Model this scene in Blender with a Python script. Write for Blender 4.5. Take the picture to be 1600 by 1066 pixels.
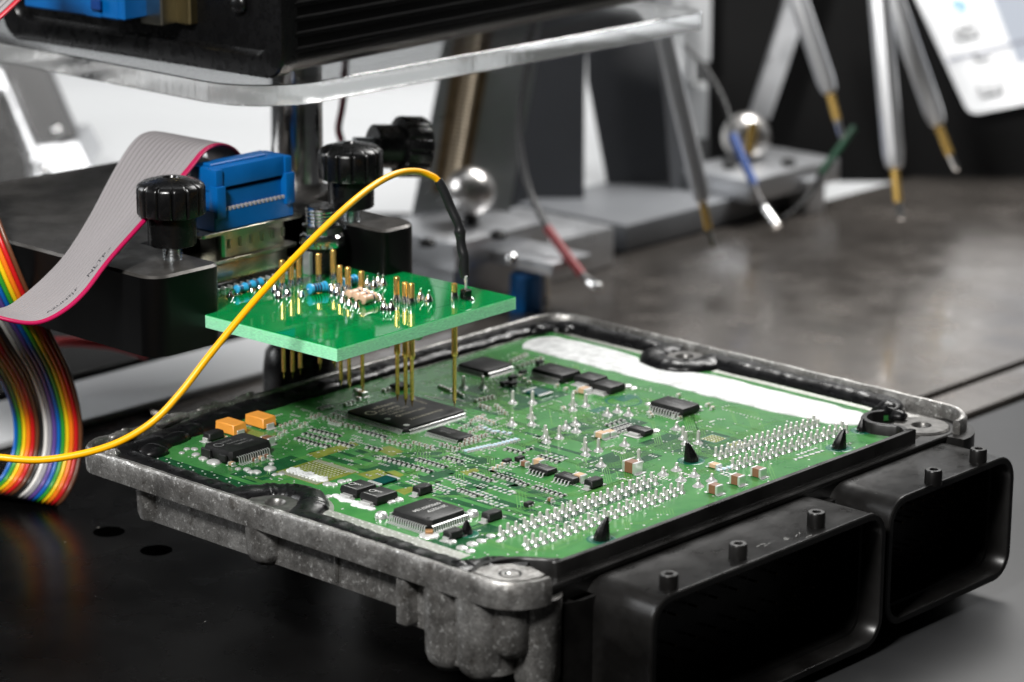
import bpy, bmesh, math, random
from mathutils import Vector, Matrix
random.seed(7)
for o in list(bpy.data.objects):
    bpy.data.objects.remove(o, do_unlink=True)
SC = bpy.context.scene
COL = SC.collection
S = 0.001                                   # everything below is written in millimetres
# ------------------------------------------------------------------ camera
FPX, PW, PH = 4491.92, 1600.0, 1066.0
CAM = Vector((-471.235, -443.790, 235.340))
CR = Vector((0.6797, -0.7335, 0.0039)).normalized()
CF = Vector((0.7072, 0.6539, -0.2689)).normalized()
CU = CR.cross(CF).normalized()
cam_data = bpy.data.cameras.new("camera")
cam = bpy.data.objects.new("camera", cam_data); COL.objects.link(cam)
m = Matrix((CR, CU, -CF)).transposed().to_4x4(); m.translation = CAM * S
cam.matrix_world = m
cam_data.sensor_width = 36.0; cam_data.sensor_fit = 'HORIZONTAL'
cam_data.lens = FPX / PW * 36.0
cam_data.clip_start = 0.01; cam_data.clip_end = 50.0
cam_data.dof.use_dof = True
cam_data.dof.focus_distance = 0.748
cam_data.dof.aperture_fstop = 14.5
cam_data.dof.aperture_blades = 9
SC.camera = cam
# ------------------------------------------------------------------ world, lamps, exposure
W = bpy.data.worlds.new("World"); SC.world = W; W.use_nodes = True
bg = W.node_tree.nodes["Background"]; bg.inputs[0].default_value = (0.86, 0.93, 1.0, 1); bg.inputs[1].default_value = 0.012
FWD = Vector((0.734, 0.679, 0)); RGT = Vector((0.68, -0.734, 0)); MID = Vector((80, 60, 0))
def area(name, pos, target, sx, sy, power, color=(1, 1, 1)):
    d = bpy.data.lights.new(name, 'AREA'); d.shape = 'RECTANGLE'; d.size = sx * S; d.size_y = sy * S
    d.energy = power; d.color = color
    o = bpy.data.objects.new(name, d); COL.objects.link(o)
    p = Vector(pos) * S; t = Vector(target) * S
    o.location = p; o.rotation_euler = (t - p).to_track_quat('-Z', 'Y').to_euler()
    return o
area("rear_softbox", MID + FWD * 560 + RGT * 300 + Vector((0, 0, 620)), MID + Vector((0, 0, 20)), 560, 260, 10.0, (1, 0.985, 0.96))
area("key_softbox", MID - FWD * 560 - RGT * 260 + Vector((0, 0, 560)), MID, 130, 130, 10.5, (1, 0.985, 0.96))
area("left_softbox", MID - RGT * 760 + FWD * 260 + Vector((0, 0, 330)), MID + Vector((0, 0, -10)), 420, 320, 3.2, (0.97, 0.985, 1))
area("backdrop_lamp", MID + FWD * 320 - RGT * 120 + Vector((0, 0, 900)), MID + FWD * 760 - RGT * 120 + Vector((0, 0, 0)), 700, 260, 1.0, (0.96, 0.98, 1))
SC.view_settings.view_transform = 'Standard'; SC.view_settings.look = 'None'
SC.view_settings.exposure = 0.0; SC.view_settings.gamma = 1.0; SC.view_settings.use_curve_mapping = False
SC.cycles.use_denoising = True
SC.cycles.max_bounces = 28; SC.cycles.transmission_bounces = 28; SC.cycles.diffuse_bounces = 3; SC.cycles.glossy_bounces = 12; SC.cycles.transparent_max_bounces = 12
SC.cycles.sample_clamp_indirect = 6.0
SC.cycles.caustics_refractive = False; SC.cycles.caustics_reflective = False

# ------------------------------------------------------------------ helpers
def at(px, py, z=0.0):
    """where the line of sight through a pixel of the photograph meets the level z (mm)"""
    d = CF + CR * ((px - PW / 2) / FPX) - CU * ((py - PH / 2) / FPX)
    return CAM + d * ((z - CAM.z) / d.z)
def pd(px, py, dist):
    d = CF + CR * ((px - PW / 2) / FPX) - CU * ((py - PH / 2) / FPX)
    return CAM + d * dist
MATS = {}
def mat(name, color, rough=0.5, metal=0.0, spec=0.5, coat=0.0, coat_rough=0.1, var=0.0, var_scale=0.2, bump=0.0, bump_scale=1.0,
        trans=0.0, ior=1.5, sss=0.0, color2=None, rough_var=0.0, emit=None, emit_str=0.0, dust=0.0, stretch=None):
    if name in MATS: return MATS[name]
    M = bpy.data.materials.new(name); M.use_nodes = True
    nt = M.node_tree; N = nt.nodes; L = nt.links
    b = N["Principled BSDF"]
    b.inputs["Base Color"].default_value = (*color, 1); b.inputs["Roughness"].default_value = rough
    b.inputs["Metallic"].default_value = metal; b.inputs["IOR"].default_value = ior
    b.inputs["Specular IOR Level"].default_value = spec
    b.inputs["Coat Weight"].default_value = coat; b.inputs["Coat Roughness"].default_value = coat_rough
    b.inputs["Transmission Weight"].default_value = trans
    if sss:
        b.inputs["Subsurface Weight"].default_value = sss
        b.inputs["Subsurface Radius"].default_value = (0.0006, 0.0015, 0.0008); b.inputs["Subsurface Scale"].default_value = 1.0
    if emit:
        b.inputs["Emission Color"].default_value = (*emit, 1); b.inputs["Emission Strength"].default_value = emit_str
    tc = N.new("ShaderNodeTexCoord"); mp = N.new("ShaderNodeMapping"); L.new(tc.outputs["Object"], mp.inputs["Vector"])
    mp.inputs["Scale"].default_value = tuple(1000.0 * k for k in (stretch or (1, 1, 1)))
    def noise(scale, detail=4, rg=0.6):
        n = N.new("ShaderNodeTexNoise"); n.inputs["Scale"].default_value = scale; n.inputs["Detail"].default_value = detail
        n.inputs["Roughness"].default_value = rg; L.new(mp.outputs[0], n.inputs["Vector"]); return n
    def ramp(src, p0, p1, c0, c1):
        r = N.new("ShaderNodeValToRGB"); r.color_ramp.elements[0].position = p0; r.color_ramp.elements[1].position = p1
        r.color_ramp.elements[0].color = c0; r.color_ramp.elements[1].color = c1; L.new(src, r.inputs[0]); return r
    col_out = None
    if var or color2:
        c2 = color2 or tuple(min(1, c * (1 + var) + var * 0.01) for c in color)
        c1 = color if color2 else tuple(c * (1 - var) for c in color)
        r = ramp(noise(var_scale).outputs["Fac"], 0.38, 0.64, (*c1, 1), (*c2, 1)); col_out = r.outputs[0]
    if dust:
        dn = noise(0.5, 8, 0.8); r2 = ramp(dn.outputs["Fac"], 0.60, 0.67, (0, 0, 0, 1), (dust, dust, dust, 1))
        mx = N.new("ShaderNodeMixRGB"); L.new(r2.outputs[0], mx.inputs[0])
        if col_out: L.new(col_out, mx.inputs[1])
        else: mx.inputs[1].default_value = (*color, 1)
        mx.inputs[2].default_value = (0.8, 0.8, 0.78, 1); col_out = mx.outputs[0]
    if col_out: L.new(col_out, b.inputs["Base Color"])
    if rough_var:
        rr = N.new("ShaderNodeMapRange"); rr.inputs[3].default_value = max(0.02, rough - rough_var); rr.inputs[4].default_value = min(1, rough + rough_var)
        rr.inputs[1].default_value = 0.3; rr.inputs[2].default_value = 0.7
        L.new(noise(var_scale * 1.7, 5).outputs["Fac"], rr.inputs[0]); L.new(rr.outputs[0], b.inputs["Roughness"])
    if bump:
        bp = N.new("ShaderNodeBump"); bp.inputs["Strength"].default_value = 1.0; bp.inputs["Distance"].default_value = bump * S
        L.new(noise(bump_scale, 5).outputs["Fac"], bp.inputs["Height"]); L.new(bp.outputs[0], b.inputs["Normal"])
    MATS[name] = M
    return M

class G:
    """collects faces (in mm, scene coordinates) for one mesh"""
    def __init__(s): s.v = []; s.f = []; s.m = []
    def add(s, verts, faces, mi=0):
        k = len(s.v); s.v += [tuple(p) for p in verts]; s.f += [tuple(i + k for i in f) for f in faces]; s.m += [mi] * len(faces); return s
    def box(s, c, d, bev=0.0, mi=0, rz=0.0, seg=1, taper=0.0):
        bm = bmesh.new(); bmesh.ops.create_cube(bm, size=1.0)
        for v in bm.verts:
            t = 1 - taper * (1 if v.co.z > 0 else 0)
            v.co = Vector((v.co.x * d[0] * t, v.co.y * d[1] * t, v.co.z * d[2]))
        if bev: bmesh.ops.bevel(bm, geom=list(bm.edges), offset=bev, segments=seg, affect='EDGES', profile=0.6)
        R = Matrix.Rotation(rz, 3, 'Z'); bm.verts.index_update()
        s.add([R @ v.co + Vector(c) for v in bm.verts], [[v.index for v in f.verts] for f in bm.faces], mi); bm.free(); return s
    def loft(s, loops, cap0=True, cap1=True, mi=0, closed=True, ring=False):
        n = len(loops[0]); vs = [p for lp in loops for p in lp]; fs = []
        K = len(loops)
        for a in range(K if ring else K - 1):
            b = (a + 1) % K
            for i in range(n if closed else n - 1):
                j = (i + 1) % n; fs.append((a * n + i, a * n + j, b * n + j, b * n + i))
        if cap0 and not ring: fs.append(tuple(range(n - 1, -1, -1)))
        if cap1 and not ring: fs.append(tuple((K - 1) * n + i for i in range(n)))
        return s.add(vs, fs, mi)
    def lathe(s, c, prof, n=16, mi=0, axis='z', cap=True):
        loops = []
        for r, h in prof:
            lp = []
            for i in range(n):
                a = 2 * math.pi * i / n
                q = (r * math.cos(a), r * math.sin(a), h)
                if axis == 'x': q = (h, q[0], q[1])
                elif axis == '-y': q = (q[0], -h, q[1])
                elif axis == '-x': q = (-h, -q[0], q[1])
                lp.append(Vector(c) + Vector(q))
            loops.append(lp)
        return s.loft(loops, cap, cap, mi)
    def tube(s, pts, r, n=10, mi=0, flat=None):
        pts = [Vector(p) for p in pts]; loops = []
        t0 = (pts[1] - pts[0]).normalized()
        u = t0.orthogonal().normalized()
        for i, p in enumerate(pts):
            t = (pts[min(i + 1, len(pts) - 1)] - pts[max(i - 1, 0)]).normalized()
            u = (u - t * u.dot(t)).normalized(); w = t.cross(u)
            rr = r[i] if isinstance(r, (list, tuple)) else r
            loops.append([p + (u * math.cos(2 * math.pi * k / n) + w * math.sin(2 * math.pi * k / n)) * rr for k in range(n)])
        return s.loft(loops, True, True, mi)
    def sweep(s, path, prof, closed=False, mi=0):
        """path: 2-D points; prof: (offset to the left of the path, z); end caps for open paths"""
        n = len(path); loops = []
        for i, p in enumerate(path):
            a = path[(i - 1) % n] if (closed or i > 0) else p
            b = path[(i + 1) % n] if (closed or i < n - 1) else p
            d1 = Vector((p[0] - a[0], p[1] - a[1])); d2 = Vector((b[0] - p[0], b[1] - p[1]))
            if d1.length < 1e-6: d1 = d2
            if d2.length < 1e-6: d2 = d1
            d1.normalize(); d2.normalize(); t = (d1 + d2).normalized()
            nn = Vector((-t.y, t.x)); k = 1 / max(0.5, nn.dot(Vector((-d1.y, d1.x))))
            pr = prof(i) if callable(prof) else prof
            loops.append([Vector((p[0] + nn.x * o * k, p[1] + nn.y * o * k, z)) for o, z in pr])
        return s.loft(loops, not closed, not closed, mi, ring=closed)
    def prism(s, outline, z0, z1, mi=0, bev=0.0):
        def inset(o, d):
            n = len(o); out = []
            for i in range(n):
                a = Vector(o[i - 1][:2]); p = Vector(o[i][:2]); b = Vector(o[(i + 1) % n][:2])
                d1 = (p - a).normalized(); d2 = (b - p).normalized(); t = (d1 + d2).normalized()
                nn = Vector((-t.y, t.x)); k = 1 / max(0.5, nn.dot(Vector((-d1.y, d1.x))))
                out.append(p + nn * d * k)
            return out
        L = [[Vector((p[0], p[1], z0)) for p in outline]]
        if bev:
            L.append([Vector((p[0], p[1], z1 - bev)) for p in outline])
            L.append([Vector((p[0], p[1], z1)) for p in inset(outline, bev)])
        else: L.append([Vector((p[0], p[1], z1)) for p in outline])
        return s.loft(L, True, True, mi)
    def disc(s, c, r, n=8, mi=0, ry=None):
        return s.add([(c[0] + r * math.cos(2 * math.pi * i / n), c[1] + (ry or r) * math.sin(2 * math.pi * i / n), c[2]) for i in range(n)], [tuple(range(n))], mi)
    def quad(s, x0, y0, x1, y1, z, mi=0):
        return s.add([(x0, y0, z), (x1, y0, z), (x1, y1, z), (x0, y1, z)], [(0, 1, 2, 3)], mi)
    def sphere(s, c, r, n=12, k=8, mi=0, sc=(1, 1, 1)):
        loops = [[Vector(c) + Vector((sc[0] * r * math.sin(a) * math.cos(2 * math.pi * i / n), sc[1] * r * math.sin(a) * math.sin(2 * math.pi * i / n), sc[2] * r * -math.cos(a))) for i in range(n)]
                 for a in [math.pi * (j + 0.15) / (k + 0.3 - 1 + 1) for j in range(k + 1)]]
        return s.loft(loops, True, True, mi)
    def mesh(s, name, mats, origin=(0, 0, 0), angle=35):
        o = Vector(origin)
        me = bpy.data.meshes.new(name)
        me.from_pydata([tuple((Vector(p) - o) * S) for p in s.v], [], s.f)
        for M in (mats if isinstance(mats, (list, tuple)) else [mats]): me.materials.append(M)
        me.polygons.foreach_set("material_index", s.m)
        bm = bmesh.new(); bm.from_mesh(me); bmesh.ops.remove_doubles(bm, verts=bm.verts, dist=1e-7) if len(s.v) < 3000 else None; bmesh.ops.recalc_face_normals(bm, faces=bm.faces); bm.to_mesh(me); bm.free()
        if angle:
            me.polygons.foreach_set("use_smooth", [True] * len(me.polygons)); me.set_sharp_from_angle(angle=math.radians(angle))
        me.update(); return me
    def build(s, name, mats, parent=None, origin=None, angle=35):
        if origin is None: origin = WL[parent.name] if parent else (0, 0, 0)
        return place(name, s.mesh(name, mats, origin, angle), parent, origin)
WL = {}
def place(name, me, parent=None, loc=(0, 0, 0), rz=0.0, scale=None):
    o = bpy.data.objects.new(name, me); COL.objects.link(o); loc = Vector(loc)
    if parent: o.parent = parent; o.location = (loc - WL[parent.name]) * S
    else: o.location = loc * S
    o.rotation_euler = (0, 0, rz)
    if scale: o.scale = scale
    WL[o.name] = loc
    return o
def thing(name, label, cat, loc=(0, 0, 0), group=None):
    return tag(place(name, None, None, loc), label, cat, group)
def tag(o, label, cat, group=None):
    o["label"] = label; o["category"] = cat
    if group: o["group"] = group
    return o
def structure(o): o["kind"] = "structure"; return o
def stuff(o): o["kind"] = "stuff"; return o
def spline(pts, per=8):
    pts = [Vector(p) for p in pts]; out = []
    q = [pts[0] * 2 - pts[1]] + pts + [pts[-1] * 2 - pts[-2]]
    for i in range(1, len(q) - 2):
        for k in range(per):
            t = k / per; a, b, c, d = q[i - 1:i + 3]
            out.append(0.5 * ((2 * b) + (c - a) * t + (2 * a - 5 * b + 4 * c - d) * t * t + (3 * b - a - 3 * c + d) * t ** 3))
    out.append(pts[-1]); return out
def arc(cx, cy, r, a0, a1, n=8):
    return [(cx + r * math.cos(math.radians(a0 + (a1 - a0) * i / n)), cy + r * math.sin(math.radians(a0 + (a1 - a0) * i / n))) for i in range(n + 1)]
def rrect(x0, y0, x1, y1, r, n=5):
    return arc(x1 - r, y0 + r, r, -90, 0, n) + arc(x1 - r, y1 - r, r, 0, 90, n) + arc(x0 + r, y1 - r, r, 90, 180, n) + arc(x0 + r, y0 + r, r, 180, 270, n)
def dense(path, step):
    out = []
    for a, b in zip(path[:-1], path[1:]):
        L = math.hypot(b[0] - a[0], b[1] - a[1]); k = max(1, int(L / step))
        out += [(a[0] + (b[0] - a[0]) * i / k, a[1] + (b[1] - a[1]) * i / k) for i in range(k)]
    return out + [path[-1]]
def text_geo(body, size):
    cu = bpy.data.curves.new("lettering", 'FONT'); cu.body = body; cu.size = size; cu.align_x = 'CENTER'; cu.align_y = 'CENTER'; cu.resolution_u = 2
    o = bpy.data.objects.new("lettering", cu); COL.objects.link(o)
    bpy.context.view_layer.update()
    me = bpy.data.meshes.new_from_object(o.evaluated_get(bpy.context.evaluated_depsgraph_get()))
    v = [tuple(x.co) for x in me.vertices]; f = [tuple(p.vertices) for p in me.polygons]
    bpy.data.objects.remove(o, do_unlink=True); bpy.data.curves.remove(cu); bpy.data.meshes.remove(me)
    return v, f
def put_text(g, body, size, c, rz=0.0, mi=0, wscale=1.0):
    v, f = text_geo(body, size); ca, sa = math.cos(rz), math.sin(rz)
    g.add([(c[0] + x * wscale * ca - y * sa, c[1] + x * wscale * sa + y * ca, c[2]) for x, y, z in v], f, mi); return g

# ------------------------------------------------------------------ materials
ALU = mat("cast_aluminium", (0.40, 0.39, 0.375), 0.42, 0.8, bump=0.12, bump_scale=0.8, rough_var=0.16, var=0.001)
def cast_look(M):
    nt = M.node_tree; N = nt.nodes; L = nt.links; b = N["Principled BSDF"]
    mp = next(n for n in N if n.bl_idname == "ShaderNodeMapping")
    def noise(sc, det, rg):
        n = N.new("ShaderNodeTexNoise"); n.inputs["Scale"].default_value = sc; n.inputs["Detail"].default_value = det; n.inputs["Roughness"].default_value = rg; L.new(mp.outputs[0], n.inputs["Vector"]); return n.outputs["Fac"]
    def ramp(src, stops):
        r = N.new("ShaderNodeValToRGB"); e = r.color_ramp.elements
        while len(e) < len(stops): e.new(0.5)
        for k, (p, c) in enumerate(stops): e[k].position = p; e[k].color = (c[0], c[1], c[2], 1)
        L.new(src, r.inputs[0]); return r.outputs[0]
    def mixc(f, a, bcol, mode='MIX'):
        m_ = N.new("ShaderNodeMixRGB"); m_.blend_type = mode
        if isinstance(f, float): m_.inputs[0].default_value = f
        else: L.new(f, m_.inputs[0])
        L.new(a, m_.inputs[1])
        if isinstance(bcol, tuple): m_.inputs[2].default_value = (*bcol, 1)
        else: L.new(bcol, m_.inputs[2])
        return m_.outputs[0]
    base = ramp(noise(0.09, 5, 0.65), ((0.36, (0.17, 0.164, 0.155)), (0.52, (0.28, 0.273, 0.262)), (0.66, (0.40, 0.394, 0.382))))
    grain = ramp(noise(2.2, 3, 0.7), ((0.35, (0.72, 0.72, 0.72)), (0.65, (1.12, 1.12, 1.12))))
    c = mixc(1.0, base, grain, 'MULTIPLY')
    c = mixc(ramp(noise(0.7, 9, 0.78), ((0.56, (0, 0, 0)), (0.63, (0.9, 0.9, 0.9)))), c, (0.82, 0.82, 0.80))
    c = mixc(ramp(noise(0.2, 7, 0.75), ((0.56, (0, 0, 0)), (0.66, (0.75, 0.75, 0.75)))), c, (0.07, 0.06, 0.05))
    L.new(c, b.inputs["Base Color"])
cast_look(ALU)
LUGM = mat("stained_lug_metal", (0.12, 0.117, 0.112), 0.38, 0.7, var=0.3, var_scale=0.4, bump=0.03, bump_scale=0.8)
ALU2 = mat("machined_aluminium", (0.55, 0.56, 0.58), 0.34, 0.75, var=0.08, var_scale=0.05, rough_var=0.08)
STEEL = mat("bright_steel", (0.78, 0.78, 0.78), 0.14, 1.0, rough_var=0.05, var_scale=0.2)
ZINC = mat("zinc_screw", (0.75, 0.78, 0.8), 0.22, 1.0)
SEAL = mat("black_sealant", (0.004, 0.004, 0.0045), 0.32, 0.0, spec=0.28, bump=0.12, bump_scale=0.4, rough_var=0.1)
MASK = mat("solder_mask_green", (0.034, 0.165, 0.042), 0.2, 0.0, spec=0.55, color2=(0.056, 0.215, 0.056), var_scale=0.10, bump=0.004, bump_scale=1.5)
TRACE = mat("masked_copper_trace", (0.10, 0.27, 0.062), 0.22, 0.0, spec=0.5, var=0.15, var_scale=0.3)
POUR = mat("masked_copper_pour", (0.009, 0.07, 0.024), 0.2, 0.0, spec=0.5, var=0.2, var_scale=0.2)
OLIVE = mat("thin_mask_laminate", (0.16, 0.19, 0.03), 0.25, 0.0, var=0.2, var_scale=0.3)
TEAL = mat("bare_laminate_teal", (0.005, 0.10, 0.06), 0.3)
LAM = mat("laminate_edge", (0.22, 0.3, 0.06), 0.5)
TIN = mat("solder", (0.84, 0.84, 0.84), 0.28, 0.75, bump=0.03, bump_scale=2.5)
TINM = mat("tinned_strip", (0.46, 0.47, 0.43), 0.38, 0.8, var=0.12, var_scale=0.8, bump=0.02, bump_scale=3)
WHITE = mat("white_thermal_paste", (0.56, 0.57, 0.57), 0.5, var=0.2, var_scale=0.3, bump=0.3, bump_scale=0.35)
WSOLD = mat("bright_solder_blob", (0.56, 0.56, 0.55), 0.32, 0.5, bump=0.03, bump_scale=1.2)
CHIP = mat("chip_epoxy", (0.012, 0.012, 0.0125), 0.45, spec=0.25, bump=0.0008, bump_scale=5, var=0.15, var_scale=0.4)
BLK = mat("black_plastic", (0.003, 0.003, 0.0032), 0.28, spec=0.4, bump=0.0008, bump_scale=2.5, rough_var=0.07)
BLKM = mat("black_moulding", (0.0045, 0.0042, 0.004), 0.34, spec=0.34, bump=0.0015, bump_scale=1.6, rough_var=0.1, var=0.3, var_scale=0.06)
BLKA = mat("black_anodised", (0.0014, 0.0014, 0.0015), 0.34, spec=0.2, bump=0.0008, bump_scale=3)
ARMTOP = mat("worn_dark_steel_face", (0.09, 0.085, 0.08), 0.4, 0.7, var=0.25, var_scale=0.08, rough_var=0.12, bump=0.01, bump_scale=1)
BLUE = mat("blue_plastic", (0.0, 0.085, 0.29), 0.38, spec=0.35, var=0.08, var_scale=0.1)
GOLD = mat("gold_plate", (0.95, 0.62, 0.18), 0.24, 0.85)
SOLD2 = mat("shiny_solder", (0.86, 0.86, 0.87), 0.14, 1.0, bump=0.04, bump_scale=1.5)
SILV = mat("bright_satin_silver", (0.72, 0.73, 0.75), 0.32, 0.85)
GOLDD = mat("dull_terminal", (0.10, 0.07, 0.03), 0.35, 0.6)
BRASSY = mat("dsub_tin_shell", (0.58, 0.56, 0.47), 0.26, 1.0, var=0.1, var_scale=0.2)
INK = mat("chip_marking_ink", (0.50, 0.45, 0.35), 0.6)
INKW = mat("chip_marking_white", (0.5, 0.5, 0.49), 0.6)
INKD = mat("chip_marking_faint", (0.16, 0.16, 0.16), 0.6)
INKB = mat("black_print", (0.03, 0.03, 0.035), 0.6)
TAN = mat("tan_resistor", (0.62, 0.40, 0.27), 0.3)
BRES = mat("blue_resistor", (0.03, 0.32, 0.58), 0.28)
BAND = mat("resistor_band_dark", (0.01, 0.02, 0.06), 0.35)
ORANGE = mat("tantalum_orange", (0.75, 0.30, 0.045), 0.45, var=0.06, var_scale=0.2)
BROWN = mat("ceramic_brown", (0.18, 0.085, 0.045), 0.4, var=0.1)
BEIGE = mat("ceramic_beige", (0.5, 0.33, 0.2), 0.4)
YEL = mat("yellow_insulation", (0.88, 0.40, 0.0), 0.36, spec=0.35)
GREYW = mat("grey_insulation", (0.245, 0.23, 0.235), 0.45, spec=0.3)
PINK = mat("magenta_insulation", (0.36, 0.003, 0.06), 0.42, spec=0.3)
FR4 = mat("adapter_mask_green", (0.0, 0.235, 0.055), 0.04, spec=0.6, coat=1.0, coat_rough=0.03, sss=0.2, bump=0.002, bump_scale=0.6)
FR4E = mat("adapter_laminate_edge", (0.30, 0.74, 0.45), 0.5, sss=0.4, var=0.18, var_scale=3, stretch=(0.3, 0.3, 2.5))
GLASSB = mat("clear_glass_bead", (0.95, 1, 0.97), 0.02, trans=1.0, ior=1.5)
ACRE = mat("acrylic_cut_edge", (0.97, 0.985, 0.99), 0.05, trans=0.8, ior=1.49, bump=0.25, bump_scale=0.3, stretch=(1, 1, 0.06))
ACR = mat("acrylic", (0.96, 0.975, 0.98), 0.0, trans=1.0, ior=1.49)
PLATE = mat("worn_steel_plate", (0.21, 0.188, 0.170), 0.22, 0.8, var=0.10, var_scale=0.03, rough_var=0.09, bump=0.0015, bump_scale=0.5)
BLKP = mat("black_lacquered_plate", (0.002, 0.0019, 0.0019), 0.27, spec=0.10, var=0.3, var_scale=0.02, rough_var=0.06, bump=0.001, bump_scale=0.5)
TABLE = mat("grey_coated_table", (0.02, 0.0205, 0.0215), 0.36, spec=0.5, var=0.2, var_scale=0.01, bump=0.003, bump_scale=1.0)
MATT = mat("matt_black_slab", (0.002, 0.002, 0.0022), 0.6, spec=0.2)
PAPER = mat("white_backdrop", (0.50, 0.51, 0.52), 0.7)
DGREY = mat("dark_grey_panel", (0.065, 0.068, 0.076), 0.4, var=0.1, var_scale=0.01)
GREYP = mat("mid_grey_panel", (0.19, 0.197, 0.21), 0.4, var=0.1, var_scale=0.01)
RUST = mat("bronze_thread", (0.23, 0.16, 0.09), 0.45, 0.7, var=0.2)
DKRED = mat("dark_red_insulation", (0.22, 0.004, 0.02), 0.4)
# ------------------------------------------------------------------ the setting
ZT = -42.0
CG = Vector((CAM.x, CAM.y, 0))
def gp(fd, rt, z=0.0): return CG + FWD * fd + RGT * rt + Vector((0, 0, z))
g = G(); g.box((300, 200, ZT - 20), (5200, 5200, 30)); structure(g.build("table", TABLE))
g = G()
prof = [(1205, -45), (1205, -44.2), (1400, -44.2), (1425, -40), (1436, -30), (1440, 0), (1440, 235), (1446, 235), (1446, -45)]
g.loft([[gp(a, r, min(z, top)) for a, z in prof] for r, top in ((-1500, 70), (-300, 70), (-150, 90), (-70, 220), (0, 235), (1500, 235))])  # top edge lies out of view, shaped to set what plates and boards reflect
structure(g.build("backdrop", PAPER, angle=50))
# base plates the work stands on
def plate(name, x0, y0, x1, y1, label, m, th=4.5):
    t = thing(name, label, "plate", ((x0 + x1) / 2, (y0 + y1) / 2, ZT - th))
    g = G(); g.box(((x0 + x1) / 2, (y0 + y1) / 2, ZT - th / 2), (x1 - x0, y1 - y0, th), 0.5); g.build("plate_slab", m, t); return t
plate("steel_plate", 113, 84, 1100, 287, "brownish worn steel plate behind the opened control unit at right", PLATE)
bp = thing("black_plate", "glossy black plate with two holes under the left of the control unit", "plate", (-100, 100, ZT - 4.5))
g = G(); g.prism([(-900, -900), (59, -900), (59, 70), (110, 70), (110, 287), (-900, 287)], ZT - 4.5, ZT, bev=0.5); g.build("plate_slab", BLKP, bp)
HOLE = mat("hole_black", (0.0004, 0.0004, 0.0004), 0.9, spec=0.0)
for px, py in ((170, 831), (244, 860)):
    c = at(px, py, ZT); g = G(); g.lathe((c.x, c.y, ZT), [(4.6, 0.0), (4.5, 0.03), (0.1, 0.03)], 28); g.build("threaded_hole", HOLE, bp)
plate("rail_strip", 113, 61.5, 1100, 80, "narrow grey metal strip between the two dark slots at right", PLATE)
plate("front_plate", 61, -900, 1500, 57.0, "smooth dark grey plate in the right foreground under the connectors", TABLE)
g = G(); g.box((60, 279, ZT + 1.2), (420, 37, 2.2), 0.4)
tag(g.build("white_strip", PAPER, None, (60, 279, ZT)), "pale strip lying on the steel plate under the black holder arm", "strip")
g = G(); g.box((30, 362, ZT + 1.6), (430, 118, 3.0), 0.6)  # thin black slab filling the area behind the pale strip
tag(g.build("black_slab", MATT, None, (30, 362, ZT)), "flat black slab behind the pale strip under the holder arm", "mat")

rnd = random.Random(77); g = G()
for k in range(150):
    x, y = (rnd.uniform(-120, 58), rnd.uniform(-20, 240)) if k < 40 else (rnd.uniform(130, 520), rnd.uniform(88, 280))
    r = rnd.choice((0.05, 0.07, 0.09, 0.12)); g.sphere((x, y, ZT + r * .4), r, 6, 4, sc=(rnd.uniform(.7, 2.2), rnd.uniform(.7, 1.6), .6))
stuff(g.build("dust_specks", mat("pale_dust", (0.5, 0.49, 0.47), 0.8)))
# ------------------------------------------------------------------ engine control unit
ECU = thing("engine_control_unit", "opened engine control unit with green circuit board in grey cast tray", "control unit", (80, 60, ZT))
# tray rim
LUG_L = (-7.2, 66.5); LUG_B = (167.5, 77.0); LUG_R = (163.0, -11.5); LUG_F = (-6.4, -15.0)
rim = [(-4, -24)] + [(-5.5, -24)] + arc(-5.5, -12, 12, 270, 180, 8)[1:]
rim[-1:] = []
rim = [(-3.5, -24.2)] + arc(-4.5, -13.2, 11, 270, 180, 10) + [(-15.5, 128)] + arc(-6.5, 128, 9, 180, 90, 8) + [(166, 137)] + arc(166, 126, 11, 90, 0, 8) + [(177, -10)] + arc(164, -10, 13, 0, -88, 10)
rim = dense(rim, 3.0)
rnd = random.Random(3)
jit = [rnd.uniform(-0.2, 0.2) for _ in rim]
# the path runs clockwise seen from above (left of path = outside), so offsets inward are negative
def rim_prof(i):
    j = jit[i]
    return [(0, -3.6), (0.25 + j * .3, -0.4), (0 + j, 2.2), (-0.5, 2.9 + j * .5), (-1.5, 2.9 + j * .5), (-1.9, 2.5), (-2.1, -1.0), (-11.5, -1.0), (-11.5, -3.6)]
g = G(); g.sweep(rim, rim_prof); g.build("tray_rim", ALU, ECU, angle=50)
# tray body below the rim
g = G()
body = [(-3, -14), (-3, -14)]
bo = rrect(-11.2, -14, 172.5, 115.5, 4, 5)
g.prism(bo, -13.4, -3.4)
bo2 = rrect(70, 30, 168, 120, 8, 5)
g.prism(bo2, ZT + 0.2, -13.2)
g.prism(rrect(-12.6, -15, 60, 9.5, 5, 5), -22.5, -3.5); g.prism(rrect(-11, 6, 20, 18, 3, 4), -17, -3.6); g.prism(rrect(60, -18, 168, 31, 5, 5), ZT + .3, -13.2)
g.build("tray_body", ALU, ECU)
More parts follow.
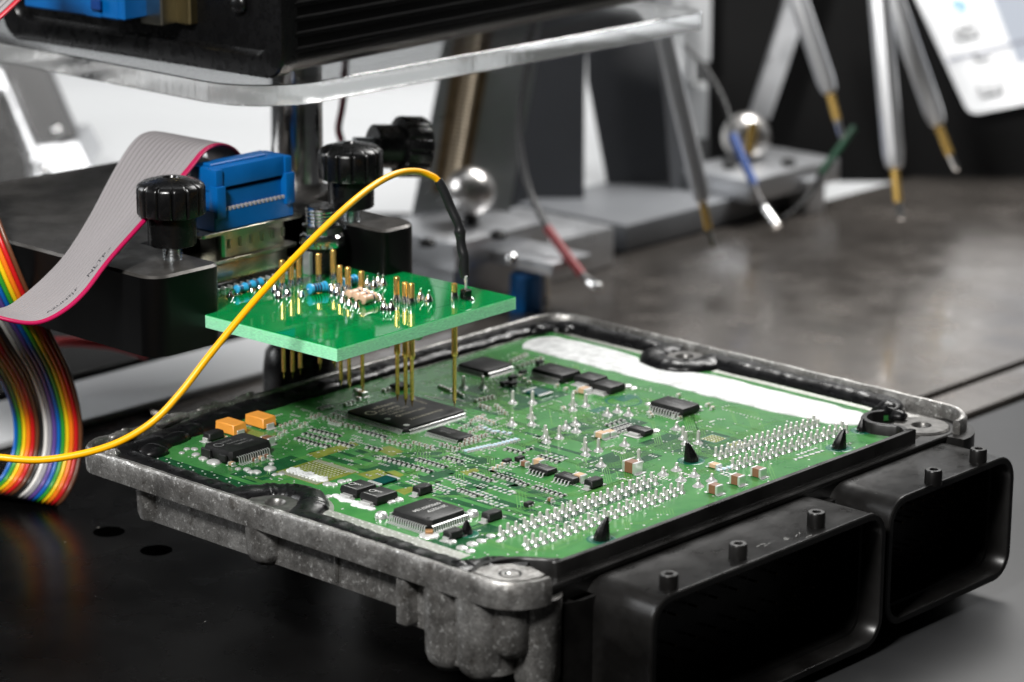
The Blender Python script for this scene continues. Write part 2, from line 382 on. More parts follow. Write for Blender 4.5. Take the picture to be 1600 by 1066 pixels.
# bosses, ribs and rounded lumps of the casting
def boss(x, y, r, z0, z1, dome=True, squash=1.0):
    g = G(); pr = [(0.2 * r, z0 - (0.30 * r if dome else 0)), (0.6 * r, z0 - (0.22 * r if dome else 0)), (0.88 * r, z0 + 0.05 * r), (r, z0 + 0.4 * r), (r * 1.06, z1)]
    g.lathe((x, y, 0), pr, 20); g.build("casting_boss", ALU, ECU)
boss(-8.0, 112.2, 4.7, -13.6, -3.4, False)
boss(-9.6, 66.5, 5.6, -12.8, -3.4)
boss(-8.6, 3.0, 6.6, -23.4, -3.4)
boss(-8.2, -7.6, 7.0, -23.2, -3.4)
boss(-7.6, -15.4, 4.6, -16.4, -3.4)
boss(-1.2, -17.6, 5.6, -26, -3.4)
g = G(); g.box((-9.8, 14.2, -9.8), (10.2, 4.2, 13.0), 1.4, seg=3); g.build("casting_rib", ALU, ECU)
g = G(); g.box((-9.0, 40.0, -8.5), (5.4, 1.6, 8.0), 0.7, seg=2); g.build("casting_rib", ALU, ECU)
# screw lugs
for (lx, ly), r, z in ((LUG_L, 7.6, 1.1), (LUG_B, 6.4, 1.2), (LUG_R, 8.0, -0.2)):
    g = G(); g.lathe((lx, ly, 0), [(r, -3.2), (r, z - 0.5), (r - 0.5, z), (2.9, z), (2.3, z - 0.7), (2.1, z - 2.2), (0.1, z - 2.2)], 28)
    g.build("screw_lug", LUGM, ECU)
g = G(); g.prism([(-3.6, -22.0), (-2.6, -16.5), (-3.5, -11.5), (-7.0, -8.2), (-12.9, -6.8)][::-1] [:0] + arc(-4.5, -13.2, 8.6, 272, 180, 8)[::-1] + [(-3.0, -21.6), (-1.6, -16.0), (-3.2, -10.8), (-7.5, -7.8), (-13.0, -6.4)], -3.0, 2.96, bev=0.1)
fl_lug = g.build("corner_lug", ALU, ECU)
g = G(); g.lathe((-8.2, -15.4, 2.9), [(2.9, 0.0), (2.8, 0.10), (2.3, 0.10), (2.1, 0.05), (0.1, 0.05)], 24); g.build("screw_hole", BLK, fl_lug)
g = G(); g.sphere((-8.6, -14.8, 2.95), 0.9, 10, 6, sc=(1, 1, .3)); g.build("hole_glint", STEEL, fl_lug)
# circuit board outline (counter-clockwise)
ol = [(9, -16.6), (145, -16.6)] + arc(160.5, -10, 14.5, 205, 150, 6)[0:0] + arc(158.5, -9.5, 11.0, 215, 60, 10) + [(166.5, 3), (166.5, 67.5)] + arc(168.0, 77, 10.5, 262, 98, 12) + [(166.5, 87), (166.5, 128)] + \
     arc(163, 128.2, 3.5, 0, 90, 3) + [(-2, 131.7)] + arc(-2, 128.7, 3, 90, 180, 3) + [(-5, 76.5)] + arc(-10.5, 66.5, 11.6, 60, -60, 12) + [(-5, 56.5), (-5, 4)] + arc(-8.5, -10.5, 11.5, 68, -8, 6) + [(4.5, -15.6)]
g = G(); g.prism(ol, -1.6, 0.0); g.add([], [])
pcb = g.build("circuit_board", [MASK], ECU, angle=30)
# gap rings: pale laminate edge round the left and rear lugs
for (lx, ly), r0, a0, a1 in (((-10.5, 66.5), 11.6, 62, -62), ((168.0, 77), 10.5, 96, 264)):
    g = G(); pa = arc(lx, ly, r0 + 0.05, a0, a1, 18); g.sweep(pa, [(-0.45, -1.2), (-0.45, 0.06), (0.35, 0.06), (0.35, -1.2)]); g.build("laminate_edge", LAM, pcb)
g = G(); pa = arc(-10.5, 66.5, 15.2, 56, -56, 20); g.sweep(pa, [(-2.1, 0.0), (-2.1, 0.05), (2.1, 0.05), (2.1, 0.0)]); g.build("ground_ring", TINM, pcb)
# tinned ground strips with vias along the edges
strips = [(-4.4, 5.5, 0.4, 54.5), (-4.4, 78.5, 0.0, 123.5), (2, 128.9, 86, 131.0), (92, 127.6, 158, 131.0), (163.6, 90, 166.2, 126), (163.6, 5, 166.2, 65)]
for k, (x0, y0, x1, y1) in enumerate(strips):
    g = G(); g.box(((x0 + x1) / 2, (y0 + y1) / 2, 0.03), (x1 - x0, y1 - y0, 0.05)); g.build("ground_strip", TINM if k != 1 else POUR, pcb)
g = G(); rnd = random.Random(5)
for (x0, y0, x1, y1) in strips:
    pit = 2.3 if y0 == 78.5 else 1.7; nx = max(1, int((x1 - x0) / pit)); ny = max(1, int((y1 - y0) / pit))
    if x1 - x0 > 20: nx = int((x1 - x0) / 2.6)
    for i in range(nx):
        for j in range(ny):
            x = x0 + (i + 0.5 + 0.25 * (j % 2)) * (x1 - x0) / nx; y = y0 + (j + 0.5) * (y1 - y0) / ny
            g.lathe((x, y, 0), [(0.32, 0.05), (0.24, 0.13), (0.1, 0.10)], 7)
stuff(g.build("strip_vias", WSOLD, pcb, angle=0))

# sealant bead, looping round the lugs
def lugloop(c, r, a0, a1): return arc(c[0], c[1], r, a0, a1, 10)
bead = [(2, -12)] + arc(-9, -12, 10.2, 40, 100, 5) + [(-9.9, 3), (-9.7, 54)] + arc(LUG_L[0], LUG_L[1], 9.6, -68, 68, 10) + [(-9.7, 79), (-9.4, 116), (-7.0, 125)] + \
       [(2, 125.5), (8, 128.4), (24, 130.4), (44, 133.0), (150, 133.0), (160, 132.0)] + [(167.5, 128), (170.4, 120), (171, 90)] + arc(LUG_B[0], LUG_B[1], 9.0, 65, 295, 12) + [(171, 64), (171, 10), (169, 3), (163.5, 1.5)]
bead = [(p.x, p.y) for p in spline([Vector((a, b, 0)) for a, b in dense(bead, 5.0)], 4)]
rnd = random.Random(11); wob = 0.0; hob = 0.0; W_ = []
for _ in bead:
    wob = wob * 0.82 + rnd.uniform(-0.35, 0.35); hob = hob * 0.7 + rnd.uniform(-0.22, 0.22); W_.append((wob, hob))
def bead_prof(i):
    w, h = W_[i]; hw = 4.4 + w * 0.7; top = 2.35 + h
    return [(hw, -1.2), (hw * 0.98, 0.6 + h * .4), (hw * 0.72, top * 0.8), (hw * 0.3, top), (-hw * 0.3, top + h * 0.4), (-hw * 0.75, top * 0.72), (-hw, 0.35), (-hw * 0.9, -1.2)]
g = G(); g.sweep(bead, bead_prof); g.build("sealant_bead", SEAL, ECU, angle=60)
# blobs of smeared sealant
rnd = random.Random(4)
for (cx, cy, r, sx, sy) in ((9, 125, 3.2, 1.8, .8), (19, 128, 2.8, 1.6, .8), (-1, 121, 3.2, 1.4, 1.1), (29, 130.5, 2.2, 1.4, .8), (160, 129, 3.4, 1.2, 1.0), (167, 124, 3.0, .9, 1.4), (162, 71, 2.6, .9, 1.1), (166, 2, 3.4, 1.2, .9), (163, -4, 2.4, 1.0, 1.0), (-7, -6, 3.2, 1.2, 1.0), (-10, 0, 2.8, 1.0, 1.3)):
    c = Vector((cx, cy, 0)); px, py = cx, cy; g = G(); g.sphere((0, 0, 0), 1, 14, 8)
    g.v = [(c.x + v[0] * r * sx * (1 + .12 * math.sin(5 * v[1] + px)), c.y + v[1] * r * sy, 0.9 + v[2] * r * 0.62 * (1 + .15 * math.sin(4 * v[0] + py))) for v in g.v]
    g.build("sealant_blob", SEAL, ECU, angle=60)
# metallic smears along the rear left rim where the lid was prised off
for (cx, cy, w, h) in ((18, 136.0, 15, 2.6), (33, 136.2, 12, 2.4), (46, 136.3, 9, 2.0), (0, 135.0, 9, 2.4), (-12.6, 124, 5, 4.0)):
    c = Vector((cx, cy, 0)); g = G(); g.sphere((0, 0, 0), 1, 16, 8)
    g.v = [(c.x + v[0] * w * .5, c.y + v[1] * h * (0.6 + .25 * math.sin(3 * v[0] * w)), 2.2 + v[2] * 1.5 * (1 + .3 * math.sin(2.1 * v[0] * w))) for v in g.v]
    g.build("casting_burr", ALU, ECU, angle=70)

# connector housing: inner wall, flange and two hollow shrouds
CON = place("connector_housing", None, ECU, (80, -25, ZT))
wall = [(-13, -7.5), (-8, -6.4), (-3, -7.0), (1, -9.4), (3.6, -13), (6.5, -16.6), (12, -18.2), (80, -18.2), (143, -18.2), (147.5, -17.0), (149.4, -13.8), (148.0, -10.2), (147.0, -6.0), (149.5, -1.8), (154, -0.3), (158, -1.8)]
wall = [(p.x, p.y) for p in spline([Vector((a, b, 0)) for a, b in wall], 8)]
g = G(); g.sweep(wall, [(0.9, -5), (0.9, 2.8), (0.65, 3.1), (-0.65, 3.1), (-0.9, 2.8), (-0.9, -5)]); g.build("inner_wall", BLKM, CON, angle=50)
g = G()
fl = [(-1.5, -21.0), (164, -21.0), (173, -19), (173, -12), (150.5, -17.0), (144, -17.6), (10, -17.6), (3, -14.5), (-1.5, -14.5)]
g.prism(fl, -6.0, -0.9, bev=0.4)
g.build("flange", BLKM, CON)
g = G(); g.box((83, -21.0, -1.5), (168, 0.7, 1.6), 0.3); g.build("flange_lip", BLKM, CON)
g = G(); g.prism([(6, -23.0), (170, -23.0), (170, -18.5), (6, -18.5)], -39.5, -5.8); g.build("back_plate", BLKM, CON)
g = G(); g.prism([(3.0, -22.5), (8, -24), (14, -24), (14, -12), (3.0, -12)], -40, -5.8); g.build("side_cheek", BLKM, CON)
g = G(); g.prism(arc(163, -13, 13.5, -95, 10, 10) + [(160, -12)], -12, -0.95); g.build("corner_cheek", BLKM, CON)
def shroud(x0, x1, z0, z1, y0, y1, r):
    g = G()
    def L(ins, y, dz=0): return [Vector((a, y, b)) for a, b in rrect(x0 + ins, z0 + ins, x1 - ins, z1 - ins, max(1.0, r - ins), 6)]
    g.loft([L(0, y0), L(0, y1 + 1.6), L(-0.25, y1 + 1.2), L(-0.25, y1 + 0.3), L(0.1, y1), L(1.5, y1), L(1.8, y1 + 0.4), L(1.9, y1 + 6), L(2.6, y1 + 6.3), L(2.8, y0 + 1.0)], False, True)
    o = g.build("connector_shroud", BLKM, CON, angle=40)
    return o
sh1 = shroud(11.5, 104.0, -39.0, -2.7, -19.6, -42.4, 7.0)
sh2 = shroud(107.6, 165.0, -37.0, -2.3, -19.6, -41.0, 7.0)
for s, px, py, z in ((sh1, 1045, 920, -2.7), (sh1, 1153, 872, -2.7), (sh1, 1275, 822, -2.7), (sh2, 1458, 755, -2.3), (sh2, 1528, 722, -2.3)):
    c = at(px, py, z); y = -38.2 if s is sh1 else -37.4
    c.x += (y - c.y) * 0.0
    g = G(); g.lathe((c.x, c.y, z), [(2.35, -0.3), (2.3, 3.4), (2.05, 3.8), (1.15, 3.8), (1.0, 3.4), (1.0, 1.8), (0.05, 1.8)], 20); g.build("locking_boss", BLKM, s)
g = G(); srn = random.Random(14)
for px, py, n_ in ((1190, 853, 5), (1236, 838, 6), (1262, 836, 3)):
    c = at(px, py, -2.7)
    for k in range(n_):
        a = srn.uniform(0, 3.1); L_s = srn.uniform(.5, 1.6); x, y = c.x + srn.uniform(-3.4, 3.4), c.y + srn.uniform(-.9, .9)
        g.box((x, y, -2.685), (L_s, 0.16, 0.02), 0, rz=a * .35 - .3)
stuff(g.build("scuff_marks", mat("pale_scuff", (0.25, 0.25, 0.24), .6), sh1))
g0 = G(); g0.box((0, -3.0, 0), (0.6, 3, 0.6), 0.12); pinm = g0.mesh("terminal_pin", GOLDD)
for s, x0, x1, zs in ((sh1, 24, 96, (-14, -18, -26, -30)), (sh2, 116, 158, (-14, -18, -26, -30))):
    for z in zs:
        for i in range(10): place("terminal_pin", pinm, s, (x0 + (x1 - x0) * i / 9, -21.8, z))

# ------------------------------------------------------------------ chips and parts on the control unit's board
def leads(g, cx, cy, half, n, pitch, w, zm, reach, side, zf=0.08, mi=0, foot=0.55):
    """gull-wing leads on one side ('+x','-x','+y','-y'); half = body half width on that axis"""
    th = 0.16
    pts = [(0.0, zm), (reach * 0.3, zm), (reach * 0.48, zm - 0.12), (reach * 0.66, zf + 0.14), (reach * 0.78, zf), (reach, zf)]
    for i in range(n):
        o = (i - (n - 1) / 2) * pitch; loops = []
        for a, z in pts:
            d = half + a - 0.05; lp = []
            for (ww, tz) in ((-w / 2, -th / 2), (w / 2, -th / 2), (w / 2, th / 2), (-w / 2, th / 2)):
                q = {'+x': (cx + d, cy + o + ww), '-x': (cx - d, cy + o + ww), '+y': (cx + o + ww, cy + d), '-y': (cx + o + ww, cy - d)}[side]
                lp.append(Vector((q[0], q[1], z + tz)))
            loops.append(lp)
        g.loft(loops, True, True, mi)
def chip_body(g, cx, cy, sx, sy, z0, z1, cham=0.0, draft=0.25):
    def oct(k, z):
        hx, hy, c = sx / 2 - k, sy / 2 - k, max(0.05, cham - k * .4)
        return [Vector((cx + a, cy + b, z)) for a, b in ((hx - c, -hy), (hx, -hy + c), (hx, hy - c), (hx - c, hy), (-hx + c, hy), (-hx, hy - c), (-hx, -hy + c), (-hx + c, -hy))]
    zm = (z0 + z1) / 2
    g.loft([oct(draft, z0), oct(0, zm - 0.05), oct(0, zm + 0.05), oct(draft * 0.9, z1 - 0.12), oct(draft + 0.18, z1)])
def chip(name, cx, cy, sx, sy, z0, z1, sides, n, pitch, w, reach, cham=0.3, marks=(), pads=True, draft=0.25):
    g = G(); chip_body(g, cx, cy, sx, sy, z0, z1, cham, draft); o = g.build(name, CHIP, ECU, (cx, cy, 0))
    g = G()
    for k, sd in enumerate(sides):
        nn = n[k] if isinstance(n, (list, tuple)) else n
        leads(g, cx, cy, (sx if 'x' in sd else sy) / 2, nn, pitch, w, (z0 + z1) / 2, reach, sd)
    if sides: stuff(g.build("leads", TIN, o))
    if sides and pads:
        g = G()
        for k, sd in enumerate(sides):
            nn = n[k] if isinstance(n, (list, tuple)) else n
            half = (sx if 'x' in sd else sy) / 2
            for i in range(nn):
                u = (i - (nn - 1) / 2) * pitch; d = half + reach * 0.85; a, b = (0.55 * reach, w * 0.62)
                if 'y' in sd: a, b = b, a
                x, y = {'+x': (cx + d, cy + u), '-x': (cx - d, cy + u), '+y': (cx + u, cy + d), '-y': (cx + u, cy - d)}[sd]
                g.box((x, y, 0.04), (2 * a, 2 * b, 0.07))
        stuff(g.build("solder_pads", TIN, o))
    if marks:
        g = G()
        for (s, size, dx, dy, rz, ws) in marks: put_text(g, s, size, (cx + dx, cy + dy, z1 + 0.012), math.radians(rz), 0, ws)
        g.build("marking", INK if name == "microcontroller_chip" else (INKW if name == "quad_flat_chip" else INKD), o, angle=0)
    return o
mcu = chip("microcontroller_chip", 70.7, 97.4, 24, 24, 0.15, 1.55, ('-x', '+x', '-y', '+y'), 44, 0.5, 0.22, 1.05, cham=1.0, marks=(
    ("infineon", 2.6, -1.2, 7.6, 0, 1.0), ("TriCore", 2.9, -3.2, 4.6, 0, 1.0), ("SAK-TC1797-512", 1.5, -2.4, 2.2, 0, 1.0), ("F180E AC", 1.5, -3.2, 0.3, 0, 1.0),
    ("INFINEON 2009", 1.5, 0.2, -2.2, 0, 1.0), ("ZA030BF8KRYTH", 1.7, 1.0, -7.0, 0, 1.0), ("KOREA", 1.5, 8.6, 2.6, -90, 1.0)))
g = G()
for dx, dy, r in ((-8.6, 5.2, 1.5), (-5.2, -2.2, 0.7)):
    g.sweep(arc(70.7 + dx, 97.4 + dy, r, 0, 352, 22), [(-0.16, 1.56), (-0.16, 1.575), (0.16, 1.575), (0.16, 1.56)])
g.build("marking", INK, mcu, angle=0)
g = G()
for dx, dy in ((-9.2, -2.0), (9.3, 6.6), (-9.6, -9.8)): g.lathe((70.7 + dx, 97.4 + dy, 1.55), [(0.9, 0.0), (0.85, 0.02), (0.6, 0.015)], 16)
g.build("mould_mark", INKW, mcu)
qfp = chip("quad_flat_chip", 12.0, 31.0, 14, 14, 0.35, 2.9, ('-x', '+x', '-y', '+y'), 16, 0.8, 0.4, 1.35, cham=1.3, draft=0.4, marks=(("20152TP", 1.9, 1.6, -1.2, 180, 1.0), ("09S5007184", 1.9, 0.6, 1.4, 180, 1.0)))
g = G()
for dx, dy, r in ((5, 5, .65), (-5, -5, .65), (4.8, -4.6, .45)): g.lathe((12 + dx, 31 + dy, 2.9), [(r, 0.0), (r * .93, 0.015), (r * .8, 0.01)], 16)
g.build("mould_mark", BLK, qfp)
g = G(); g.lathe((3.6, 22.6, 0), [(2.6, 0.02), (2.4, 0.28), (1.6, 0.4), (0.1, 0.45)], 18); g.build("corner_solder", WSOLD, qfp)
g = G(); g.box((4.4, 23.4, 0.75), (2.0, 2.0, 0.7), 0.15, rz=0.785); g.build("corner_tab", mat("copper_tab", (0.5, 0.27, 0.12), 0.35, 0.8), qfp)
chip("flash_memory_chip", 65.4, 75.2, 6.1, 12.0, 0.15, 1.2, ('-x', '+x'), 24, 0.5, 0.22, 0.9, cham=0.1, marks=(("29CL032J", 1.3, 0.8, 1.5, -90, 1.0), ("0JFM00", 1.3, -0.8, 1.0, -90, 1.0)))
pw = chip("power_driver_chip", 14.8, 105.0, 15.2, 11.6, 0.3, 3.5, ('-y', '+y'), 14, 0.82, 0.36, 1.7, cham=0.9, draft=0.55, marks=(("30577", 1.35, -1.5, 2.6, 0, 1.15), ("THWCAA", 1.35, 0.3, 0.6, 0, 1.15), ("TBMTCM", 1.35, 1.2, -1.4, 0, 1.15)))
g = G(); g.sweep(arc(14.8 - 5.2, 106.6, 1.3, 0, 352, 20), [(-0.14, 3.515), (-0.14, 3.53), (0.14, 3.53), (0.14, 3.515)]); g.build("marking", INKD, pw, angle=0)
g = G(); g.box((6.6, 101.5, 1.7), (0.9, 2.6, 2.0), 0.2); g.box((6.6, 108.2, 1.7), (0.9, 3.6, 2.4), 0.2); g.build("end_block", CHIP, pw)
chip("rear_quad_chip", 119.8, 113.4, 12, 12, 0.2, 1.7, ('-x', '+x', '-y', '+y'), 16, 0.65, 0.3, 1.1, cham=0.8)
chip("driver_chip", 127.4, 92.2, 8.6, 12.4, 0.3, 2.7, ('-x', '+x'), 14, 0.8, 0.36, 1.4, cham=0.4, draft=0.4, marks=(("30639", 1.3, 1, 0, -90, 1.1), ("0941PM", 1.3, -0.8, 0, -90, 1.1)))
chip("logic_chip", 125.6, 45.8, 8.2, 12.2, 0.3, 2.6, ('-x', '+x'), 11, 1.0, 0.45, 1.6, cham=0.4, draft=0.4, marks=(("L9959", 1.4, 1.2, 0, -90, 1.1), ("TW98S02", 1.4, -0.8, 0, -90, 1.1)))
def tabbed(name, cx, cy, sx, sy, h, tab='-x', mark=None):
    g = G(); chip_body(g, cx, cy, sx, sy, 0.12, h, 0.15, 0.3); o = g.build(name, CHIP, ECU, (cx, cy, 0))
    g = G()
    if tab == '-x': g.box((cx - sx / 2 - 0.5, cy, 0.45), (1.5, sy * 0.55, 0.75), 0.12)
    if tab == '-x': g.box((cx - sx / 2 - 1.1, cy, 0.12), (2.6, sy * 0.8, 0.22), 0.1)
    if tab == '+x': g.box((cx + sx / 2 + 0.6, cy, 0.2), (1.8, sy * 0.5, 0.3), 0.1)
    if tab == '-y': g.box((cx, cy - sy / 2 - 0.6, 0.3), (sx * 0.7, 1.6, 0.5), 0.12)
    g.build("solder_tab", WSOLD, o)
    if mark:
        g = G(); put_text(g, mark, 1.25, (cx, cy, h + 0.012), math.radians(-90), 0, 1.0); g.build("marking", INKW if name == "power_transistor" else INKD, o, angle=0)
    return o
t1 = tabbed("power_transistor", 14.3, 58.4, 7.4, 6.2, 2.45, '-x', "200V")
t2 = tabbed("power_transistor", 13.9, 50.6, 7.6, 6.4, 2.45, '-x', "200V")
for o, cx, cy in ((t1, 14.3, 58.4), (t2, 13.9, 50.6)):
    g = G(); rnd = random.Random(int(cy))
    for k in range(7): g.lathe((cx - 5.6 + rnd.uniform(-1.0, 0.5), cy - 3.4 + k * 1.05, 0), [(1.2 + rnd.uniform(-.2, .3), 0.02), (1.0, 0.25), (0.1, 0.36)], 10)
    stuff(g.build("solder_spread", WHITE, o))
    g = G(); g.sweep(arc(cx - 0.6, cy + 1.6, 0.85, 0, 352, 16), [(-0.09, 2.462), (-0.09, 2.475), (0.09, 2.475), (0.09, 2.462)]); g.box((cx - 3.0, cy, 2.46), (0.12, 4.6, 0.02)); g.build("marking", INKW, o, angle=0)
for cx, cy in ((130.2, 81.2), (128.0, 72.6)): tabbed("voltage_regulator", cx, cy, 6.8, 7.6, 2.3, '-x', "Y8B3")
tabbed("small_regulator", 102.8, 39.2, 4.0, 6.6, 1.7, '-x', "N5T1")
for cx, cy in ((59.4, 35.6), (58.8, 26.2)): chip("transceiver_chip", cx, cy, 4.2, 6.6, 0.2, 1.65, ('-x', '+x'), 5, 1.2, 0.42, 1.3, cham=0.15, marks=(("TJA10", 0.9, 0.6, 0, -90, 1.0), ("A402", 0.9, -0.6, 0, -90, 1.0)))
chip("corner_memory_chip", 88.0, 117.2, 5.0, 4.0, 0.15, 1.5, ('-x', '+x'), 4, 1.0, 0.4, 0.9)
def diode(cx, cy, sx=4.6, sy=2.7, h=2.1, axis='x'):
    g = G(); g.box((cx, cy, 0.25 + h / 2), (sx, sy, h) if axis == 'x' else (sy, sx, h), 0.28, taper=0.06); o = g.build("diode", CHIP, ECU, (cx, cy, 0))
    g = G()
    for s in (-1, 1):
        c = (cx + s * (sx / 2 + 0.15), cy, 0.55) if axis == 'x' else (cx, cy + s * (sx / 2 + 0.15), 0.55)
        g.box(c, (0.7, sy * 0.62, 1.0) if axis == 'x' else (sy * 0.62, 0.7, 1.0), 0.12)
        g.box((c[0] + (s * .5 if axis == 'x' else 0), c[1] + (s * .5 if axis != 'x' else 0), 0.1), (1.6, sy * 0.8, 0.18) if axis == 'x' else (sy * .8, 1.6, .18), 0.08)
    g.build("terminal", WSOLD, o); return o
for cx, cy, sx in ((22.8, 19.6, 5.2), (6.2, 17.0, 4.8), (25.4, 46.4, 5.0), (59.6, 18.2, 4.8), (19.4, 119.8, 5.6)): diode(cx, cy, sx, 3.0)
def smallblock(px, py, sx, sy, h):
    c = at(px, py, 0); g = G(); g.box((c.x, c.y, 0.1 + h / 2), (sx, sy, h), 0.15); o = g.build("small_transistor", CHIP, ECU, (c.x, c.y, 0))
    g = G()
    for dx, dy in ((-.6, -sy / 2), (.6, -sy / 2), (0, sy / 2)): g.box((c.x + dx, c.y + dy, .3), (.4, .7, .5), .06)
    g.build("terminal", TIN, o)
for a in ((792, 724, 2.6, 1.5, 1.1), (812, 720, 2.8, 1.5, 1.1), (826, 791, 2.6, 1.5, 1.1), (788, 603, 2.6, 1.6, 1.3), (801, 594, 2.8, 1.6, 1.3), (817, 585, 2.6, 1.5, 1.2), (843, 570, 2.6, 1.5, 1.2), (801, 604, 2.4, 1.6, 1.3)): smallblock(*a)
# tantalum capacitors
for cx, cy in ((26.8, 121.0), (36.4, 119.6)):
    g = G(); g.box((cx, cy, 1.75), (5.0, 7.6, 2.9), 0.22, taper=0.04); o = g.build("tantalum_capacitor", ORANGE, ECU, (cx, cy, 0))
    for s in (-1, 1):
        g = G(); g.box((cx, cy + s * 3.95, 0.8), (2.6, 0.5, 1.5), 0.1); g.box((cx, cy + s * 4.5, 0.12), (3.0, 1.6, 0.2), 0.08); g.build("terminal", WSOLD, o)
# large ceramic capacitors with tinned ends
def mlcc(px, py, lx, ly, h, body=BROWN, name="ceramic_capacitor"):
    c = at(px, py, 0); g = G(); g.box((c.x, c.y, 0.15 + h / 2), (lx, ly * 0.66, h - 0.1), 0.08)
    o = g.build(name, body, ECU, (c.x, c.y, 0))
    for s in (-1, 1):
        g = G(); g.box((c.x, c.y + s * ly * 0.40, 0.12 + h / 2), (lx + 0.1, ly * 0.24, h), 0.15); g.box((c.x, c.y + s * ly * 0.58, 0.12), (lx + .5, ly * .3, 0.2), 0.08); g.build("terminal", TIN, o)
for a in ((988, 738, 3.2, 4.4, 3.0), (1152, 757, 2.6, 3.4, 2.5), (1117, 771, 2.6, 3.4, 2.4), (1185, 745, 2.6, 3.4, 2.4), (842, 727, 2.2, 3.0, 1.6, BEIGE), (906, 752, 2.4, 3.2, 1.9, BEIGE),
          (820, 729, 1.6, 2.2, 1.4), (940, 684, 2.6, 3.6, 1.5, BEIGE), (953, 681, 2.4, 3.2, 1.4, BEIGE), (913, 614, 3.0, 3.4, 1.5, BEIGE), (1117, 731, 2.2, 3.2, 1.1, BEIGE), (565, 619, 2.0, 3.0, 1.4, BEIGE),
          (350, 702, 1.6, 2.6, 1.6, BROWN), (418, 694, 2.4, 3.4, 2.0, BROWN), (860, 784, 1.2, 1.6, 0.9), (362, 728, 1.3, 1.8, 1.0, BEIGE), (398, 722, 1.1, 1.6, 1.0), (408, 719, 1.1, 1.6, 1.0, BEIGE), (417, 716, 1.1, 1.6, 1.0)): mlcc(*a)
# dark glass shunt resistors
for px, py, lx, ly in ((600, 753, 6.6, 4.2), (840, 615, 5.0, 6.0), (600, 740, 0, 0)):
    if lx:
        c = at(px, py, 0); g = G(); g.box((c.x, c.y, 0.45), (lx, ly, 0.5), 0.1); o = g.build("shunt_resistor", mat("dark_glass_resistor", (0.004, 0.05, 0.045), 0.12), ECU, (c.x, c.y, 0))
        for s in (-1, 1):
            g = G(); g.box((c.x + s * lx * 0.0, c.y + s * ly * .5, 0.4), (lx + .4, 1.1, 0.62), 0.12) if lx < ly else g.box((c.x + s * lx * .5, c.y, 0.4), (1.1, ly + .4, 0.62), 0.12)
            g.build("terminal", TIN, o)
# electrolytic-like glass beads beside the quad chip
for px, py in ((596, 809), (738, 806)):
    c = at(px, py, 0); g = G(); g.lathe((c.x, c.y, 0), [(1.7, 0.05), (1.6, 0.8), (1.2, 1.4), (0.7, 1.6), (0.05, 1.6)], 16); g.build("solder_ball_joint", TIN, ECU, (c.x, c.y, 0))
# black plastic locating pegs
for px, py, r, h, lean in ((940, 843, 2.1, 5.9, 1), (1080, 720, 2.0, 5.2, -1), (1311, 700, 2.0, 5.4, 1), (1347, 673, 1.6, 3.6, 0), (729, 834, 1.5, 3.6, 0)):
    c = at(px, py, 0); g = G(); loops = []
    for k, (rr, z) in enumerate(((1, -0.5), (1, 0.8), (0.82, 0.40 * h), (0.45, 0.8 * h), (0.2, 0.97 * h), (0.06, h))):
        loops.append([Vector((c.x + lean * (1 - rr) * r * .55 + r * rr * math.cos(a), c.y - lean * (1 - rr) * r * .55 + r * rr * math.sin(a), z)) for a in [2 * math.pi * i / 10 for i in range(10)]])
    g.loft(loops); o = g.build("locating_peg", BLK, ECU, (c.x, c.y, 0), angle=25)
    g = G(); g.lathe((c.x, c.y, 0), [(r + 1.7, 0.0), (r + 1.6, 0.05), (r + 0.8, 0.06), (r + 0.75, 0.03)], 24); g.build("peg_hole_rim", TEAL, o)
# white paste area along the rear right edge
wp = [(144.3, 121), (143.6, 80), (143.4, 41), (144.4, 20), (145.6, 8), (148.5, 2.0), (153.5, -0.2), (158, 1.5), (160.2, 7), (160.6, 30), (160.8, 60), (158.6, 66), (155.6, 71), (154.8, 77), (156.0, 84), (159, 88), (161, 96), (161.6, 112), (159.5, 122), (155, 125), (148, 124)]
wrn = random.Random(31); wp = dense(wp + wp[:1], 4.0)[:-1]; wp = [(a + wrn.uniform(-.55, .55), b + wrn.uniform(-.5, .5)) for a, b in wp]; wp = [(p.x, p.y) for p in spline([Vector((a, b, 0)) for a, b in wp + wp[:1]], 3)][:-1]
g = G(); g.prism(wp, 0.0, 0.32, bev=0.25); g.build("thermal_paste_layer", WHITE, ECU)
g = G(); rnd = random.Random(8)
for k in range(34):
    x, y = rnd.uniform(146, 158.5), rnd.uniform(6, 118)
    if math.hypot(x - 163, y - 77) < 11: continue
    g.lathe((x, y, 0.30), [(rnd.uniform(.3, .8), 0.0), (0.3, 0.06), (0.1, 0.03)], 8)
stuff(g.build("paste_dimples", mat("paste_shade", (0.6, 0.61, 0.62), 0.6), ECU))
# copper pours and traces under the mask: real thin relief on the board
rnd = random.Random(21)
def inside(x, y): return -3.5 < x < 142 and -14 < y < 127 and math.hypot(x + 10.5, y - 66.5) > 18 and math.hypot(x + 9, y + 10) > 15
def inside2(x, y): return inside(x, y)
g = G()
DIR = [(1, 0), (.7071, .7071), (0, 1), (-.7071, .7071), (-1, 0), (-.7071, -.7071), (0, -1), (.7071, -.7071)]
def trace(g, pts, w, z=0.025):
    for a, b in zip(pts[:-1], pts[1:]):
        d = Vector((b[0] - a[0], b[1] - a[1]));
        if d.length < 1e-4: continue
        d.normalize(); n = Vector((-d.y, d.x)) * w / 2; e = d * w * 0.2
        g.add([(a[0] - n.x - e.x, a[1] - n.y - e.y, z), (b[0] - n.x + e.x, b[1] - n.y + e.y, z), (b[0] + n.x + e.x, b[1] + n.y + e.y, z), (a[0] + n.x - e.x, a[1] + n.y - e.y, z)], [(0, 1, 2, 3)])
vias = []
